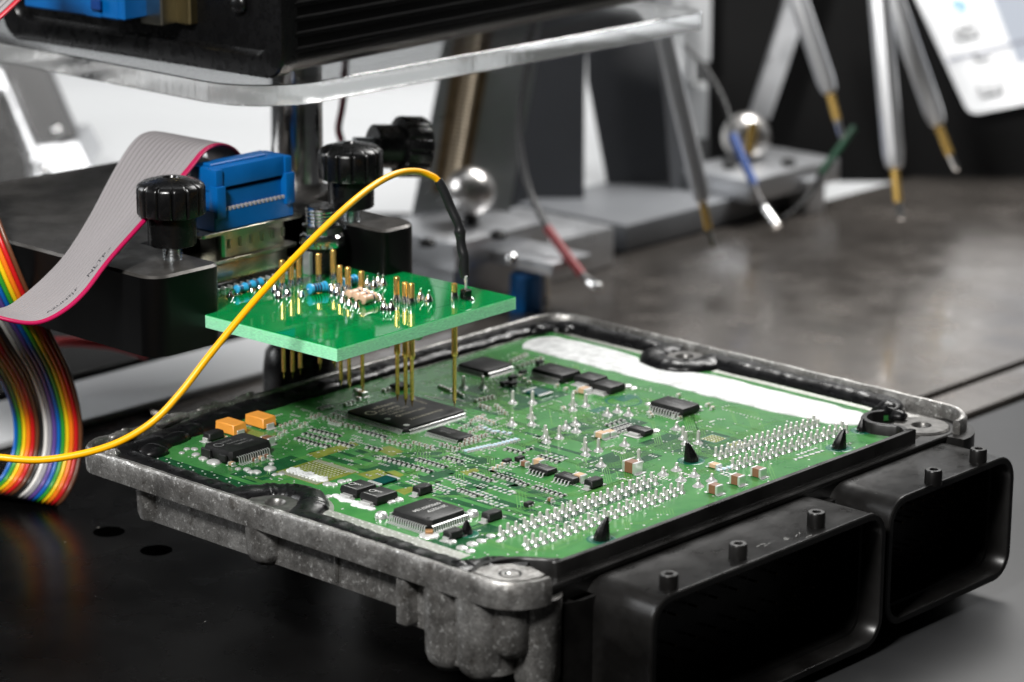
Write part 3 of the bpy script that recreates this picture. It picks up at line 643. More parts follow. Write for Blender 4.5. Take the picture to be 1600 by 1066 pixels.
for b in range(150):
    x, y = rnd.uniform(-2, 140), rnd.uniform(-12, 126)
    k = rnd.choice((0, 2, 4, 6)); n = rnd.choice((1, 2, 3, 4, 5, 6)); sp = rnd.choice((0.45, 0.6, 0.8)); w = rnd.choice((0.16, 0.2, 0.26))
    pts = [(x, y)]
    for sgm in range(rnd.choice((2, 3, 3, 4))):
        L = rnd.uniform(3, 22); dx, dy = DIR[k]; pts.append((pts[-1][0] + dx * L, pts[-1][1] + dy * L)); k = (k + rnd.choice((-1, 1))) % 8
    for i in range(n):
        off = (i - (n - 1) / 2) * sp; q = []
        for j, p in enumerate(pts):
            a = pts[max(j - 1, 0)]; c = pts[min(j + 1, len(pts) - 1)]
            d1 = Vector((p[0] - a[0], p[1] - a[1])); d2 = Vector((c[0] - p[0], c[1] - p[1]))
            d1 = d1.normalized() if d1.length > 1e-6 else d2.normalized(); d2 = d2.normalized() if d2.length > 1e-6 else d1
            t = (d1 + d2).normalized(); nn = Vector((-t.y, t.x)); kk = 1 / max(.5, nn.dot(Vector((-d1.y, d1.x))))
            q.append((p[0] + nn.x * off * kk, p[1] + nn.y * off * kk))
        if all(inside(*p) for p in q):
            trace(g, q, w)
            if rnd.random() < .6: vias.append(q[-1])
            if rnd.random() < .4: vias.append(q[0])
stuff(g.build("copper_traces", TRACE, pcb, angle=0))
g = G()
for (x0, y0, x1, y1) in ((2, 84, 24, 94), (28, 66, 56, 73), (30, 52, 60, 56), (28, 40, 54, 43), (88, 78, 118, 104), (70, 22, 92, 34), (34, 6, 70, 12), (96, 12, 118, 34), (86, 44, 112, 60), (0, 10, 20, 20)):
    g.quad(x0, y0, x1, y1, 0.012)
for k, (x0, w, ya, yb) in enumerate(((30, 2.6, 92, 8), (35, 1.6, 88, 4), (39.5, 2.8, 84, 2), (45, 1.6, 80, 10), (50, 3.0, 66, 4), (56, 1.4, 66, 40), (76, 2.2, 84, 40), (82, 1.6, 80, 30), (92, 2.0, 100, 60))):
    j = 3 + k % 3; ym = ya - (ya - yb) * (.35 + .1 * (k % 3))
    for (xa, y_a, xb, y_b) in ((x0, ya, x0, ym), (x0, ym, x0 - j, ym - j), (x0 - j, ym - j, x0 - j, yb)):
        trace(g, [(xa, y_a), (xb, y_b)], w, 0.014)
stuff(g.build("copper_pours", POUR, pcb, angle=0))
# bare laminate windows with test-pad grids
for cx, cy, sx, sy in ((113.0, 21.6, 6.5, 6.5), (113.6, 13.2, 6.5, 6.5), (126, 64, 7, 4), (112, 62, 6, 3)):
    g = G(); g.box((cx, cy, 0.02), (sx, sy, 0.05)); g.build("bare_window", TEAL, pcb)
    if sx == sy:
        g = G(); g.box((cx, cy, 0.045), (sx - 1.2, sy - 1.2, 0.05)); g.build("test_pad_field", OLIVE, pcb)
        for i in range(5):
            for j in range(5): vias.append((cx + (i - 2) * 1.05, cy + (j - 2) * 1.05))
g = G(); g.sweep(arc(123.0, 62.5, 5.0, 0, 350, 30), [(-0.35, 0.0), (-0.35, 0.05), (0.35, 0.05), (0.35, 0.0)]); g.build("ring_mark", TEAL, pcb, angle=0)
# unpopulated footprint in olive mask with white paste (left of the power transistors)
FPX0, FPY0, FPX1, FPY1 = 13.4, 71.5, 25.0, 86.2
g = G(); g.box(((FPX0 + FPX1) / 2, (FPY0 + FPY1) / 2, 0.02), (FPX1 - FPX0 + 3.6, FPY1 - FPY0 + 1.0, 0.05)); g.build("bare_footprint", OLIVE, pcb)
g = G()
for i in range(26):
    y = FPY0 + (i + .5) * (FPY1 - FPY0) / 26
    g.box((FPX0 - 0.6, y, 0.07), (1.9, 0.3, 0.07)); g.box((FPX1 + 0.6, y, 0.07), (1.9, 0.3, 0.07))
stuff(g.build("footprint_pads", TIN, pcb))
rnd = random.Random(9); g = G()
for i in range(40):
    t = i / 39; g.lathe((FPX0 + 2.6 + rnd.uniform(-1.2, 1.2), FPY0 + 0.8 + t * (FPY1 - FPY0 - 1.6), 0.05), [(rnd.uniform(.6, 1.25), 0.0), (0.6, 0.3), (0.1, 0.36)], 9)
for i in range(9): g.lathe((FPX0 + 0.6, FPY0 + 1.6 + i * 1.4, 0.05), [(0.55, 0.0), (0.4, 0.25), (0.1, 0.3)], 8)
stuff(g.build("paste_patch", WHITE, pcb))
g = G()
for i in range(5):
    for j in range(11): g.box((FPX0 + 5 + i * 1.35, FPY0 + 1.6 + j * 1.2, 0.06), (0.7, 0.5, 0.06))
stuff(g.build("footprint_grid", TIN, pcb))
OL2 = [(30, 60, 34, 66), (27, 87, 44, 92), (42, 74, 48, 82), (24, 62, 32, 70), (44, 48, 50, 52), (21.5, 49.0, 27.5, 53.5)]
for (x0, y0, x1, y1) in OL2:
    g = G(); pts = [(x0, y0), (x1 - 1, y0 + .6), (x1, y1 - 1), (x0 + 1, y1)]; g.prism(pts, 0.0, 0.03); g.build("thin_mask_patch", OLIVE, pcb)
# solder blobs and bright round pads
blobs = [(512, 757, 1.3), (522, 758, 1.3), (534, 753, 1.2), (545, 751, 1.0), (514, 776, 1.0), (306, 711, 1.3), (318, 717, 1.5), (334, 723, 1.9), (345, 722, 1.0), (372, 733, 1.0), (386, 734, 1.3), (393, 738, 1.2), (401, 738, 1.3), (422, 733, 1.8), (424, 725, 1.0), (425, 719, 0.9),
         (304, 702, 1.0), (292, 702, 1.0), (284, 708, .8), (330, 694, 1.2), (610, 784, 1.4), (622, 781, 1.5), (430, 742, 1.0), (440, 741, 1.0), (705, 847, 1.5), (722, 857, 1.5), (738, 851, 1.5), (752, 846, 1.3), (735, 862, 1.3), (767, 838, 1.2), (780, 846, .9), (958, 608, 2.2), (968, 606, 1.8), (980, 604, 1.6), (990, 607, 1.2), (877, 594, 1.3), (886, 592, 1.2), (895, 589, 1.2), (1013, 632, 1.2), (1085, 642, 1.1), (1078, 645, 1.1), (1070, 648, 1.1), (1092, 637, 1.1), (1024, 674, 1.6), (445, 760, .8)]
g0 = G(); g0.lathe((0, 0, 0), [(1.0, 0.0), (0.92, 0.22), (0.6, 0.4), (0.08, 0.46)], 12); blobm = g0.mesh("solder_blob", WSOLD)
rnd = random.Random(2)
for px, py, r in blobs:
    c = at(px, py, 0); o = place("solder_blob", blobm, ECU, (c.x, c.y, 0.02)); o.scale = (r * rnd.uniform(.8, 1.05), r * rnd.uniform(.8, 1.15), r * 0.9)
PINM = mat('tinned_pin', (0.60, 0.59, 0.56), 0.36, 0.55)
# through-hole pins: tall ones spread over the board
def pinmesh(name, rb, rp, h, flat=0.0, hollow=False):
    g = G(); g.lathe((0, 0, 0), [(rb, 0.0), (rb * 0.93, 0.14), (rb * 0.66, 0.40), (rb * 0.48, 0.75), (rp * 1.1, 1.15)], 12, 0)
    g.lathe((0, 0, 0), [(rp, 0.9), (rp, h * 0.82), (rp * 0.8, h * 0.95), (rp * 0.25, h)], 8, 1)
    return g.mesh(name, [WSOLD, PINM])
tall = pinmesh("through_hole_pin", 1.4, 0.5, 3.7); low = pinmesh("through_hole_pin", 1.6, 0.45, 2.2)
for k, (px, py, t) in enumerate(((724, 606, 1), (754, 606, 1), (801, 630, 1), (832, 630, 1), (895, 641, 1), (895, 633, 1), (915, 635, 1), (949, 649, 0), (965, 644, 0), (982, 649, 0), (800, 664, 0), (831, 664, 1), (830, 653, 1), (884, 669, 0), (899, 664, 0), (900, 675, 0),
        (854, 691, 1), (852, 684, 1), (874, 685, 1), (915, 711, 1), (914, 703, 1), (935, 705, 1), (939, 728, 0), (998, 722, 1), (1057, 671, 0), (1067, 686, 1), (1071, 694, 1), (1091, 693, 1), (976, 696, 0),
        (1036, 742, 0), (1057, 735, 0), (1064, 751, 0), (1085, 744, 0), (1091, 760, 0), (1112, 752, 0))):
    c = at(px, py, 0); place("through_hole_pin", tall if t else low, ECU, (c.x, c.y, 0.02), rnd.uniform(0, 3))
# connector pin fields
cpin = pinmesh("connector_pin", 0.86, 0.44, 2.4)
def field(pA, pB, n, dy, stag):
    a, b = at(*pA), at(*pB)
    for i in range(n):
        for r in range(2):
            t = (i + 0.5 * r * stag) / (n - 1)
            x = a.x + (b.x - a.x) * t; y = a.y + (b.y - a.y) * t + r * dy
            place("connector_pin", cpin, ECU, (x + rnd.uniform(-.12, .12), y + rnd.uniform(-.12, .12), 0.02), rnd.uniform(0, 3), (1, 1, rnd.uniform(.9, 1.08)))
field((826, 858), (1066, 771), 21, 2.5, 1)
field((787, 842), (1024, 757), 21, 2.5, 1)
field((1152, 733), (1322, 676), 18, 2.5, 1)
field((1125, 717), (1278, 666), 18, 2.5, 1)
# chip resistors and capacitors
def smd(name, L, Wd, h, body, caps=TIN, end=0.26):
    g = G(); g.box((0, 0, 0.06 + h / 2), (L * (1 - end), Wd, h), 0.03, 0)
    for s in (-1, 1):
        g.box((s * L * (0.5 - end / 4), 0, 0.05 + h / 2), (L * end, Wd * 1.06, h * 1.04), 0.06, 1)
        g.box((s * (L * 0.5 + 0.14), 0, 0.07), (0.42, Wd * 1.25, 0.13), 0.03, 1)
    return g.mesh(name, [body, caps])
PALE = mat("pale_blue_resistor", (0.45, 0.58, 0.68), 0.35)
GREYB = mat("resistor_black_top", (0.02, 0.022, 0.022), 0.3)
R_ = smd("chip_resistor", 1.7, 0.85, 0.45, GREYB, WSOLD, 0.36); RB = smd("chip_resistor", 1.7, 0.9, 0.45, PALE, WSOLD); C_ = smd("chip_capacitor", 1.15, 0.75, 0.75, BROWN, TIN, 0.5); CT = smd("chip_capacitor", 1.3, 0.85, 0.8, BEIGE, TIN, 0.5); PADS = smd("chip_pad_pair", 1.8, 0.8, 0.06, TEAL, WSOLD, 0.6)
def row(px0, py0, px1, py1, n, me, rot):
    a, b = at(px0, py0), at(px1, py1)
    for i in range(n):
        p = a.lerp(b, i / max(1, n - 1)); place(me.name.split('.')[0], me, ECU, (p.x, p.y, 0.0), math.radians(rot + rnd.uniform(-3, 3)))
rows = [(489, 673, 529, 683, 7, R_, 0), (477, 679, 514, 690, 6, R_, 0), (465, 686, 497, 696, 6, R_, 0), (517, 662, 530, 665, 4, C_, 0), (534, 665, 560, 671, 4, C_, 0), (566, 675, 600, 684, 6, R_, 0), (505, 697, 512, 699, 2, R_, 0), (520, 690, 548, 698, 5, R_, 0),
        (598, 717, 634, 727, 6, R_, 0), (654, 719, 695, 731, 7, R_, 0), (642, 729, 672, 738, 5, R_, 0), (697, 716, 720, 722, 4, R_, 0), (576, 700, 592, 704, 3, R_, 0), (600, 690, 640, 700, 6, C_, 0), (648, 694, 674, 701, 4, C_, 90),
        (775, 743, 811, 754, 6, R_, 0), (836, 762, 880, 776, 7, R_, 0), (816, 757, 823, 759, 2, R_, 0), (729, 706, 765, 698, 7, RB, 90), (769, 698, 807, 688, 7, RB, 90), (792, 703, 816, 709, 4, R_, 0), (828, 703, 834, 704, 1, R_, 0), (844, 714, 872, 723, 5, R_, 0), (857, 711, 882, 718, 4, PADS, 0),
        (751, 668, 771, 676, 4, RB, 0), (777, 676, 796, 679, 3, RB, 0), (736, 678, 752, 668, 4, C_, 90), (728, 690, 760, 682, 6, C_, 90), (738, 660, 756, 652, 5, C_, 90), (746, 655, 770, 664, 5, CT, 0), (712, 676, 734, 664, 4, C_, 0), (690, 697, 716, 704, 5, C_, 0), (720, 697, 748, 690, 5, C_, 90),
        (752, 636, 764, 640, 3, C_, 90), (744, 628, 770, 622, 5, C_, 90), (776, 636, 790, 648, 4, C_, 90), (707, 611, 722, 620, 4, C_, 90), (688, 606, 702, 612, 4, C_, 90), (520, 650, 534, 655, 3, C_, 0), (500, 640, 516, 636, 4, R_, 90), (508, 655, 522, 660, 3, C_, 0), (488, 654, 500, 650, 3, C_, 90),
        (557, 612, 560, 625, 3, CT, 90), (600, 612, 622, 606, 4, C_, 90), (540, 634, 552, 630, 3, C_, 90), (640, 752, 662, 760, 5, PADS, 0), (680, 758, 704, 767, 5, PADS, 0), (700, 747, 730, 757, 6, PADS, 0), (720, 767, 744, 776, 5, R_, 0), (744, 768, 770, 778, 5, PADS, 0), (756, 782, 788, 792, 5, PADS, 0), (770, 762, 800, 772, 5, PADS, 0), (738, 742, 766, 752, 5, R_, 0),
        (810, 575, 846, 562, 6, C_, 90), (800, 566, 822, 556, 5, C_, 90), (812, 590, 826, 600, 3, CT, 0), (958, 672, 982, 664, 6, R_, 90), (964, 677, 986, 669, 5, R_, 90), (950, 666, 972, 658, 4, R_, 90), (1054, 652, 1062, 655, 2, CT, 0), (1106, 635, 1113, 640, 2, CT, 0), (1060, 620, 1068, 622, 1, CT, 0), (1015, 648, 1018, 652, 2, CT, 0),
        (1132, 740, 1154, 748, 5, PADS, 0), (1124, 736, 1140, 732, 3, RB, 90), (870, 605, 898, 615, 3, CT, 0), (880, 640, 886, 642, 1, CT, 0), (1246, 717, 1282, 706, 5, PADS, 0), (1250, 710, 1272, 702, 3, PADS, 0), (772, 735, 786, 728, 3, CT, 90), (430, 686, 446, 676, 3, C_, 90), (440, 668, 462, 660, 4, C_, 90), (470, 668, 478, 664, 2, C_, 90)]
for r in rows: row(*r)
# vias over the board
rnd = random.Random(17)
for _ in range(420): vias.append((rnd.uniform(-1, 140), rnd.uniform(-13, 126)))
for cx, cy, s, n in ((60, 88, 16, 130), (40, 98, 12, 70), (80, 74, 10, 70), (48, 60, 14, 60), (112, 100, 8, 60), (108, 64, 14, 40), (60, 118, 12, 50)):
    for _ in range(n): vias.append((rnd.gauss(cx, s * .6), rnd.gauss(cy, s * .6)))
for px0, py0, px1, py1, n in ((905, 582, 1080, 628, 26), (1130, 640, 1190, 656, 12), (850, 555, 960, 582, 16), (700, 712, 860, 760, 30), (300, 715, 300, 715, 1)):
    a, b = at(px0, py0), at(px1, py1)
    for i in range(n): p = a.lerp(b, i / max(1, n - 1)); vias.append((p.x, p.y))
g = G(); rr = random.Random(1)
for x, y in vias:
    if inside(x, y):
        q = rr.choice((.22, .26, .3, .36)); g.lathe((x, y, 0), [(q, 0.03), (q * .8, 0.09), (q * .25, 0.07)], 7)
g2 = G()
for _ in range(170):
    x, y = rr.uniform(24, 92), rr.uniform(4, 124)
    if inside(x, y):
        n_ = rr.choice((1, 2, 2, 3, 4)); ax = rr.random() < .75; w_, h_ = (0.9, 0.5) if ax else (0.5, 0.9)
        for i in range(n_): g2.box((x + (0 if ax else i * 1.0), y - (i * 1.0 if ax else 0), 0.05), (w_, h_, 0.09))
stuff(g2.build("bare_pads", WSOLD, pcb, angle=0))
stuff(g.build("board_vias", WSOLD, pcb, angle=0))

# ------------------------------------------------------------------ probe adapter board
AZ = 33.0
AD = thing("probe_adapter_board", "small bright green probe adapter board with gold needles above the big chip", "adapter board", (60, 100, AZ))
g = G(); ADP = [(24.4, 76.2), (95.2, 78.6), (92.4, 154.0), (22.4, 152.0)]
g.loft([[Vector((a, b, z)) for a, b in ADP] for z in (AZ - 3.6, AZ - 0.16)], True, False, 1)
g.loft([[Vector((a, b, z)) for a, b in ((ADP[0][0] + i, ADP[0][1] + i), (ADP[1][0] - i, ADP[1][1] + i), (ADP[2][0] - i, ADP[2][1] - i), (ADP[3][0] + i, ADP[3][1] - i))] for i, z in ((0, AZ - 0.16), (0.12, AZ))], False, True, 0)
board = g.build("board", [FR4, FR4E], AD, angle=20)
g = G()
for pts in ([(30, 98), (45, 98), (52, 91), (70, 91)], [(46, 120), (46, 106), (58, 94)], [(72, 92), (80, 100), (80, 120)], [(30, 88), (60, 88), (64, 84), (64, 80)]): trace(g, pts, 0.5, AZ + 0.02)
stuff(g.build("board_traces", mat("adapter_trace", (0.01, 0.24, 0.06), 0.06), board, angle=0))
g = G()
for pts in ([(40, 122), (40, 110), (47, 103), (47, 92)], [(50, 124), (50, 108), (56, 102)], [(54, 126), (60, 120), (60, 104), (66, 98)], [(30, 112), (36, 106), (36, 92)], [(70, 126), (70, 112), (76, 106), (84, 106)], [(82, 90), (88, 96), (88, 118)], [(66, 86), (80, 86)]): trace(g, pts, 0.42, AZ + 0.02)
stuff(g.build("board_tracks", mat("adapter_trace", (0.01, 0.24, 0.06), 0.06), board, angle=0))
probes = [(441, 453, 407, 592), (455, 448, 403, 592), (467, 445, 400, 586), (498, 440, 397, 579), (521, 437, 391, 578), (531, 453, 415, 605), (544, 456, 418, 611), (565, 459, 424, 616), (620, 472, 433, 628), (633, 474, 441, 635), (643, 477, 443, 637), (710, 468, 443, 638)]
g0 = G()
for px, py, pt, pb in probes:
    c = at(px, py, AZ); k = c.__sub__(CAM).length / (FPX * 0.963)
    up = (py - pt) * k; dn = -(pb - py) * k
    R0 = 0.86
    pr = thing_part = None
    g = G(); g.lathe((c.x, c.y, AZ), [(R0, -3.5), (R0, up * 0.96), (R0 * .8, up), (R0 * 0.45, up), (R0 * 0.4, up - 1.0)], 14)
    g.lathe((c.x, c.y, AZ), [(R0, dn * 0.52), (R0 * 1.06, dn * 0.52 + .3), (R0 * 1.06, dn * .5 + .6), (R0, dn * .5 + .9), (R0, -3.4)], 14)
    o = g.build("needle_sleeve", GOLD, AD, (c.x, c.y, AZ))
    g = G(); g.lathe((c.x, c.y, AZ), [(0.05, dn), (0.40, dn + 1.9), (0.58, dn + 2.1), (0.58, dn * 0.5)], 12); g.build("needle_tip", GOLD, o)
    g = G(); g.lathe((c.x, c.y, AZ), [(1.15, 0.02), (1.1, 0.9), (0.95, 1.8), (0.76, 2.6), (0.72, 3.0)], 14); g.build("solder_cone", SOLD2, o)
# resistors on the adapter
def resistor(p, q, r, L, body, bands, lift=1.6):
    a, b = at(*p, AZ), at(*q, AZ); a.z = b.z = AZ + lift; ax = (b - a).normalized(); mid = (a + b) / 2
    o = None; g = G(); pts = []; rad = []
    for t, k in ((-.5, .35), (-.49, .75), (-.44, 1.0), (-.34, 1.02), (-.27, .88), (.27, .88), (.34, 1.02), (.44, 1.0), (.49, .75), (.5, .35)): pts.append(mid + ax * L * t); rad.append(r * k)
    g.tube(pts, rad, 14); o = g.build("resistor", body, AD, mid)
    for t, M in bands:
        g = G(); g.tube([mid + ax * L * (t - .045), mid + ax * L * (t + .045)], r * .915, 14); g.build("colour_band", M, o)
    for s in (-1, 1):
        g = G(); e = mid + ax * s * L * .5; f = mid + ax * s * (L * .5 + 1.6); g.tube(spline([e, f, Vector((f.x + ax.x * s * .5, f.y + ax.y * s * .5, AZ))], 4), 0.3, 7)
        k = Vector((f.x + ax.x * s * .5, f.y + ax.y * s * .5, AZ)); g.lathe((k.x, k.y, AZ), [(1.1, 0.02), (0.9, .5), (0.5, 1.2), (0.3, 1.7)], 10); g.build("lead_wire", SOLD2, o)
bb = [(-.2, BAND), (-.06, BAND), (.08, BAND), (.3, BAND)]
resistor((476, 462), (516, 455), 1.55, 6.2, BRES, bb)
resistor((528, 452), (560, 444), 1.5, 6.2, BRES, bb)
for k in range(3): resistor((362 + k * 12, 463 - k * 4), (392 + k * 12, 455 - k * 4), 1.2, 4.2, BRES, bb[:2])
tb = [(.2, BAND)]
for k in range(3): resistor((536 + k * 11, 480 + k * 4 - 8), (572 + k * 11, 470 + k * 4 - 8), 1.35, 5.6, TAN, tb)
g0 = G(); g0.lathe((0, 0, 0), [(1.25, 0.02), (1.2, 0.5), (0.95, 1.2), (0.5, 1.9), (0.28, 2.5), (0.26, 3.1), (0.05, 3.2)], 12); ms = g0.mesh("solder_joint", SOLD2)
for px, py in ((430, 457), (449, 463), (436, 466), (527, 461), (537, 466), (574, 447), (584, 450), (600, 484), (611, 485), (657, 468), (670, 471), (519, 458), (598, 446), (591, 443)):
    c = at(px, py, AZ); place("solder_joint", ms, AD, (c.x, c.y, AZ))
# header that takes the yellow wire
c = at(728, 468, AZ); HX = c.copy()
g = G(); g.box((c.x, c.y, AZ + 1.5), (2.5, 2.5, 2.9), 0.25); hd = g.build("pin_header", BLK, AD, (c.x, c.y, AZ))
g = G(); g.box((c.x, c.y, AZ + 4.2), (0.64, 0.64, 5.0), 0.1); g.build("header_pin", TIN, hd)
g = G(); g.lathe((c.x + .5, c.y - 1.6, AZ), [(1.1, 0.01), (0.8, 0.4), (0.4, 0.8), (.1, .9)], 12); g.build("solder_fillet", SOLD2, hd)
# clear lamp beads hanging below the board
for px, py in ((603, 538), (653, 526)):
    c = at(px, py - 6, AZ - 4.0); g = G(); g.lathe((c.x, c.y, AZ), [(0.1, -6.2), (1.0, -5.9), (1.6, -5.0), (1.75, -4.0), (1.6, -2.5)], 16); g.build("clear_bead", GLASSB, AD, (c.x, c.y, AZ))
# coaxial socket with threaded collar
c = Vector((77.6, 137.6, AZ)); CX = c.copy(); KZ = 1.12
g = G(); g.lathe((c.x, c.y, AZ), [(a_, b_ * KZ) for a_, b_ in [(4.4, 0.0), (4.4, 6.6), (3.6, 7.0)]], 20); so = g.build("coaxial_socket", BLK, AD, (c.x, c.y, AZ))
g = G(); g.box((c.x - 5.2, c.y + .6, AZ + 3.4), (1.4, 3.0, 6.8), 0.2); g.build("socket_leg", ALU2, so)
g = G(); g.lathe((c.x, c.y, AZ), [(a_, b_ * KZ) for a_, b_ in [(5.2, 6.6), (6.4, 7.2), (6.6, 8.4), (6.4, 9.8), (5.8, 10.3), (3.4, 10.3)]], 28); g.build("socket_flange", STEEL, so)
g = G(); g.lathe((c.x, c.y, AZ), [(a_, b_ * KZ) for a_, b_ in [(5.4, 10.2), (6.0, 10.6), (6.0, 12.2), (5.4, 12.6), (4.0, 12.6)]], 6); g.build("hex_nut", STEEL, so, angle=20)
pf = [(4.4, 12.4)]
for k in range(5): pf += [(4.7, 12.8 + k * .9), (4.35, 13.25 + k * .9)]
pf += [(4.3, 17.3), (3.7, 17.3), (3.6, 12.8), (.2, 12.8)]
g = G(); g.lathe((c.x, c.y, AZ), [(a_, b_ * KZ) for a_, b_ in pf], 28); g.build("threaded_barrel", STEEL, so, angle=25)
# board-mounted D-type socket and its flange
DX0, DX1, DY = 36.6, 74.2, 149.6
g = G(); g.box(((DX0 + DX1) / 2 - 1, DY, AZ + 3.6), (32, 11.0, 7.2), 0.8, seg=2); ds = g.build("d_type_socket", BRASSY, AD, ((DX0 + DX1) / 2, DY, AZ))
g = G(); g.box(((DX0 + DX1) / 2 - 1, DY - 4.5, AZ + 1.0), (30, 4.0, 1.8), 0.3); g.build("socket_insulator", BLK, ds)
for i in range(13):
    g = G(); g.box((DX0 + 5 + i * 2.4, DY - 7.2, AZ + .6), (0.5, 2.2, 1.0), 0.1); g.build("contact_tail", TIN, ds)
g = G(); fx = rrect(DX0, DY - 6.2, DX1, DY + 6.2, 1.6, 3); g.prism(fx, AZ + 7.3, AZ + 8.2, bev=0.1); g.build("socket_flange", BRASSY, ds)
for xx in (DX0 + 3.0, DX1 - 3.0):
    g = G(); g.lathe((xx, DY, AZ + 8.2), [(2.0, 0.0), (1.9, 0.05), (1.75, 0.02), (0.1, 0.02)], 18); g.build("screw_hole", BLK, ds)
# ------------------------------------------------------------------ holder arm, post and thumb screws
ARM = thing("holder_arm", "thick black forked holder arm with worn dark top gripping the adapter board", "holder arm", (60, 190, 24))
aw = rrect(5.2, 126.2, 29.4, 160, 4.0, 5)
ao = arc(11.2, 132.2, 6.0, 180, 270, 7) + arc(26.4, 129.2, 3.0, 270, 360, 4) + [(29.4, 159), (86, 159)] + arc(88.2, 123.2, 2.2, 180, 270, 3) + arc(95.0, 126.6, 5.6, 270, 360, 7) + [(100.6, 166), (119, 172), (119, 247), (5.2, 254)]
g = G(); g.prism(ao, 24.0, 45.6, bev=0.0); g.build("arm_block", BLKA, ARM, angle=30)
def inset_poly(o, d):
    n = len(o); out = []
    for i in range(n):
        a = Vector(o[i - 1]); p = Vector(o[i]); b = Vector(o[(i + 1) % n])
        if (p - a).length < 1e-6 or (b - p).length < 1e-6: out.append(p); continue
        d1 = (p - a).normalized(); d2 = (b - p).normalized(); t = (d1 + d2).normalized()
        nn = Vector((-t.y, t.x)); k = 1 / max(0.5, nn.dot(Vector((-d1.y, d1.x)))); out.append(p + nn * d * k)
    return out
g = G(); g.loft([[Vector((p[0], p[1], 45.6)) for p in ao], [Vector((p.x, p.y, 46.3)) for p in inset_poly(ao, 0.7)]], False, True); g.build("arm_top_face", ARMTOP, ARM, angle=20)
def knob_meshes():
    def fl(r, z, amp, n=196):
        out = []
        for i in range(n):
            a = 2 * math.pi * i / n; k = 1 - amp * max(0, math.cos(a * 14)) ** 14
            out.append(Vector((r * k * math.cos(a), r * k * math.sin(a), z)))
        return out
    g = G(); g.loft([fl(8.5, 12.6, 0), fl(9.2, 12.9, .08), fl(9.35, 13.4, .085), fl(9.35, 20.0, .085), fl(9.0, 20.8, .07), fl(7.8, 21.6, .0), fl(4.6, 22.5, 0), fl(2.2, 22.8, 0), fl(1.9, 22.2, 0)]); a = g.mesh("knob_head", BLK, angle=40)
    g = G(); g.lathe((0, 0, 0), [(6.2, 4.2), (6.6, 4.5), (6.75, 12.7)], 28); b = g.mesh("knob_stem", BLK)
    pf = [(2.2, -2.0)]
    for k in range(8): pf += [(2.75, -1.8 + k * .85), (2.1, -1.37 + k * .85)]
    g = G(); g.lathe((0, 0, 0), pf, 20); c = g.mesh("screw_thread", ZINC, angle=25)
    return a, b, c
KH, KS, KT = knob_meshes()
def knob(loc, label, rot=None):
    t = thing("thumb_screw", label, "thumb screw", loc, "black fluted thumb screws on the holder arm")
    for nm, me in (("knob_head", KH), ("knob_stem", KS), ("screw_thread", KT)): place(nm, me, t, loc)
    if rot: t.rotation_euler = rot
    return t
c = at(270, 405, 46.3); knob((c.x, c.y, 46.3), "black fluted thumb screw in front of the grey ribbon cable")
c = at(549, 345, 46.3); knob((c.x, c.y, 46.3), "upright black fluted thumb screw beside the coaxial socket").rotation_euler = (0, 0, 0.4)
k3 = pd(562, 228, 868); knob(k3, "black thumb screw lying sideways and clamping the chrome post", Vector((0.90, -0.36, -0.10)).to_track_quat('Z', 'Y').to_euler())
PX_, PY_ = 110.5, 183.0
PO = thing("support_post", "polished round steel post rising behind the adapter board", "post", (PX_, PY_, ZT))
g = G(); g.lathe((PX_, PY_, 0), [(7.9, ZT), (7.9, 79.6), (7.6, 79.9)], 40); g.build("post_shaft", STEEL, PO)
g = G(); g.lathe((PX_, PY_, 0), [(11, ZT + .1), (11.6, ZT + 2), (11.6, -12), (10.8, -6), (8.6, -3.5), (8.4, 20), (8.0, 20.5)], 32); g.build("post_foot", BLK, PO)

# ------------------------------------------------------------------ cables
def ribbon_paths(A, B, per=7):
    a = spline([pd(*p) for p in A], per); b = spline([pd(*p) for p in B], per); return a, b
def ribbon(a, b, n, colors, parent, name="conductor", r=None):
    K = len(a)
    for k in range(n):
        t = (k + 0.5) / n; g = G(); loops = []
        for i in range(K):
            p = a[i].lerp(b[i], t); w = (b[i] - a[i]); wl = w.length / n; w = w.normalized()
            tg = (a[min(i + 1, K - 1)].lerp(b[min(i + 1, K - 1)], t) - a[max(i - 1, 0)].lerp(b[max(i - 1, 0)], t)).normalized()
            nn = tg.cross(w).normalized(); rw = wl * 0.5; rh = 0.6
            loops.append([p + w * rw * math.cos(q) + nn * rh * math.sin(q) for q in [2 * math.pi * j / 10 for j in range(10)]])
        g.loft(loops); g.build(name, colors[k % len(colors)], parent, angle=80)
RC = thing("ribbon_cable", "flat grey ribbon cable with magenta edge and blue plug over the holder arm", "ribbon cable", (60, 148, 50))
A = [(382, 268, 824), (377, 246, 822), (364, 232, 816), (344, 227, 808), (322, 237, 800), (298, 266, 792), (262, 308, 782), (222, 352, 772), (172, 408, 760), (134, 458, 751), (100, 488, 746), (62, 505, 742), (20, 502, 740), (-40, 485, 740)]
B = [(330, 262, 842), (322, 235, 842), (300, 220, 838), (265, 211, 832), (230, 208, 827), (206, 224, 820), (178, 268, 810), (142, 336, 797), (106, 394, 786), (74, 430, 777), (38, 462, 770), (8, 482, 766), (-24, 484, 764), (-70, 470, 764)]
ra, rb = ribbon_paths(A, B)
ribbon(ra, rb, 15, [PINK] + [GREYW] * 14, RC)
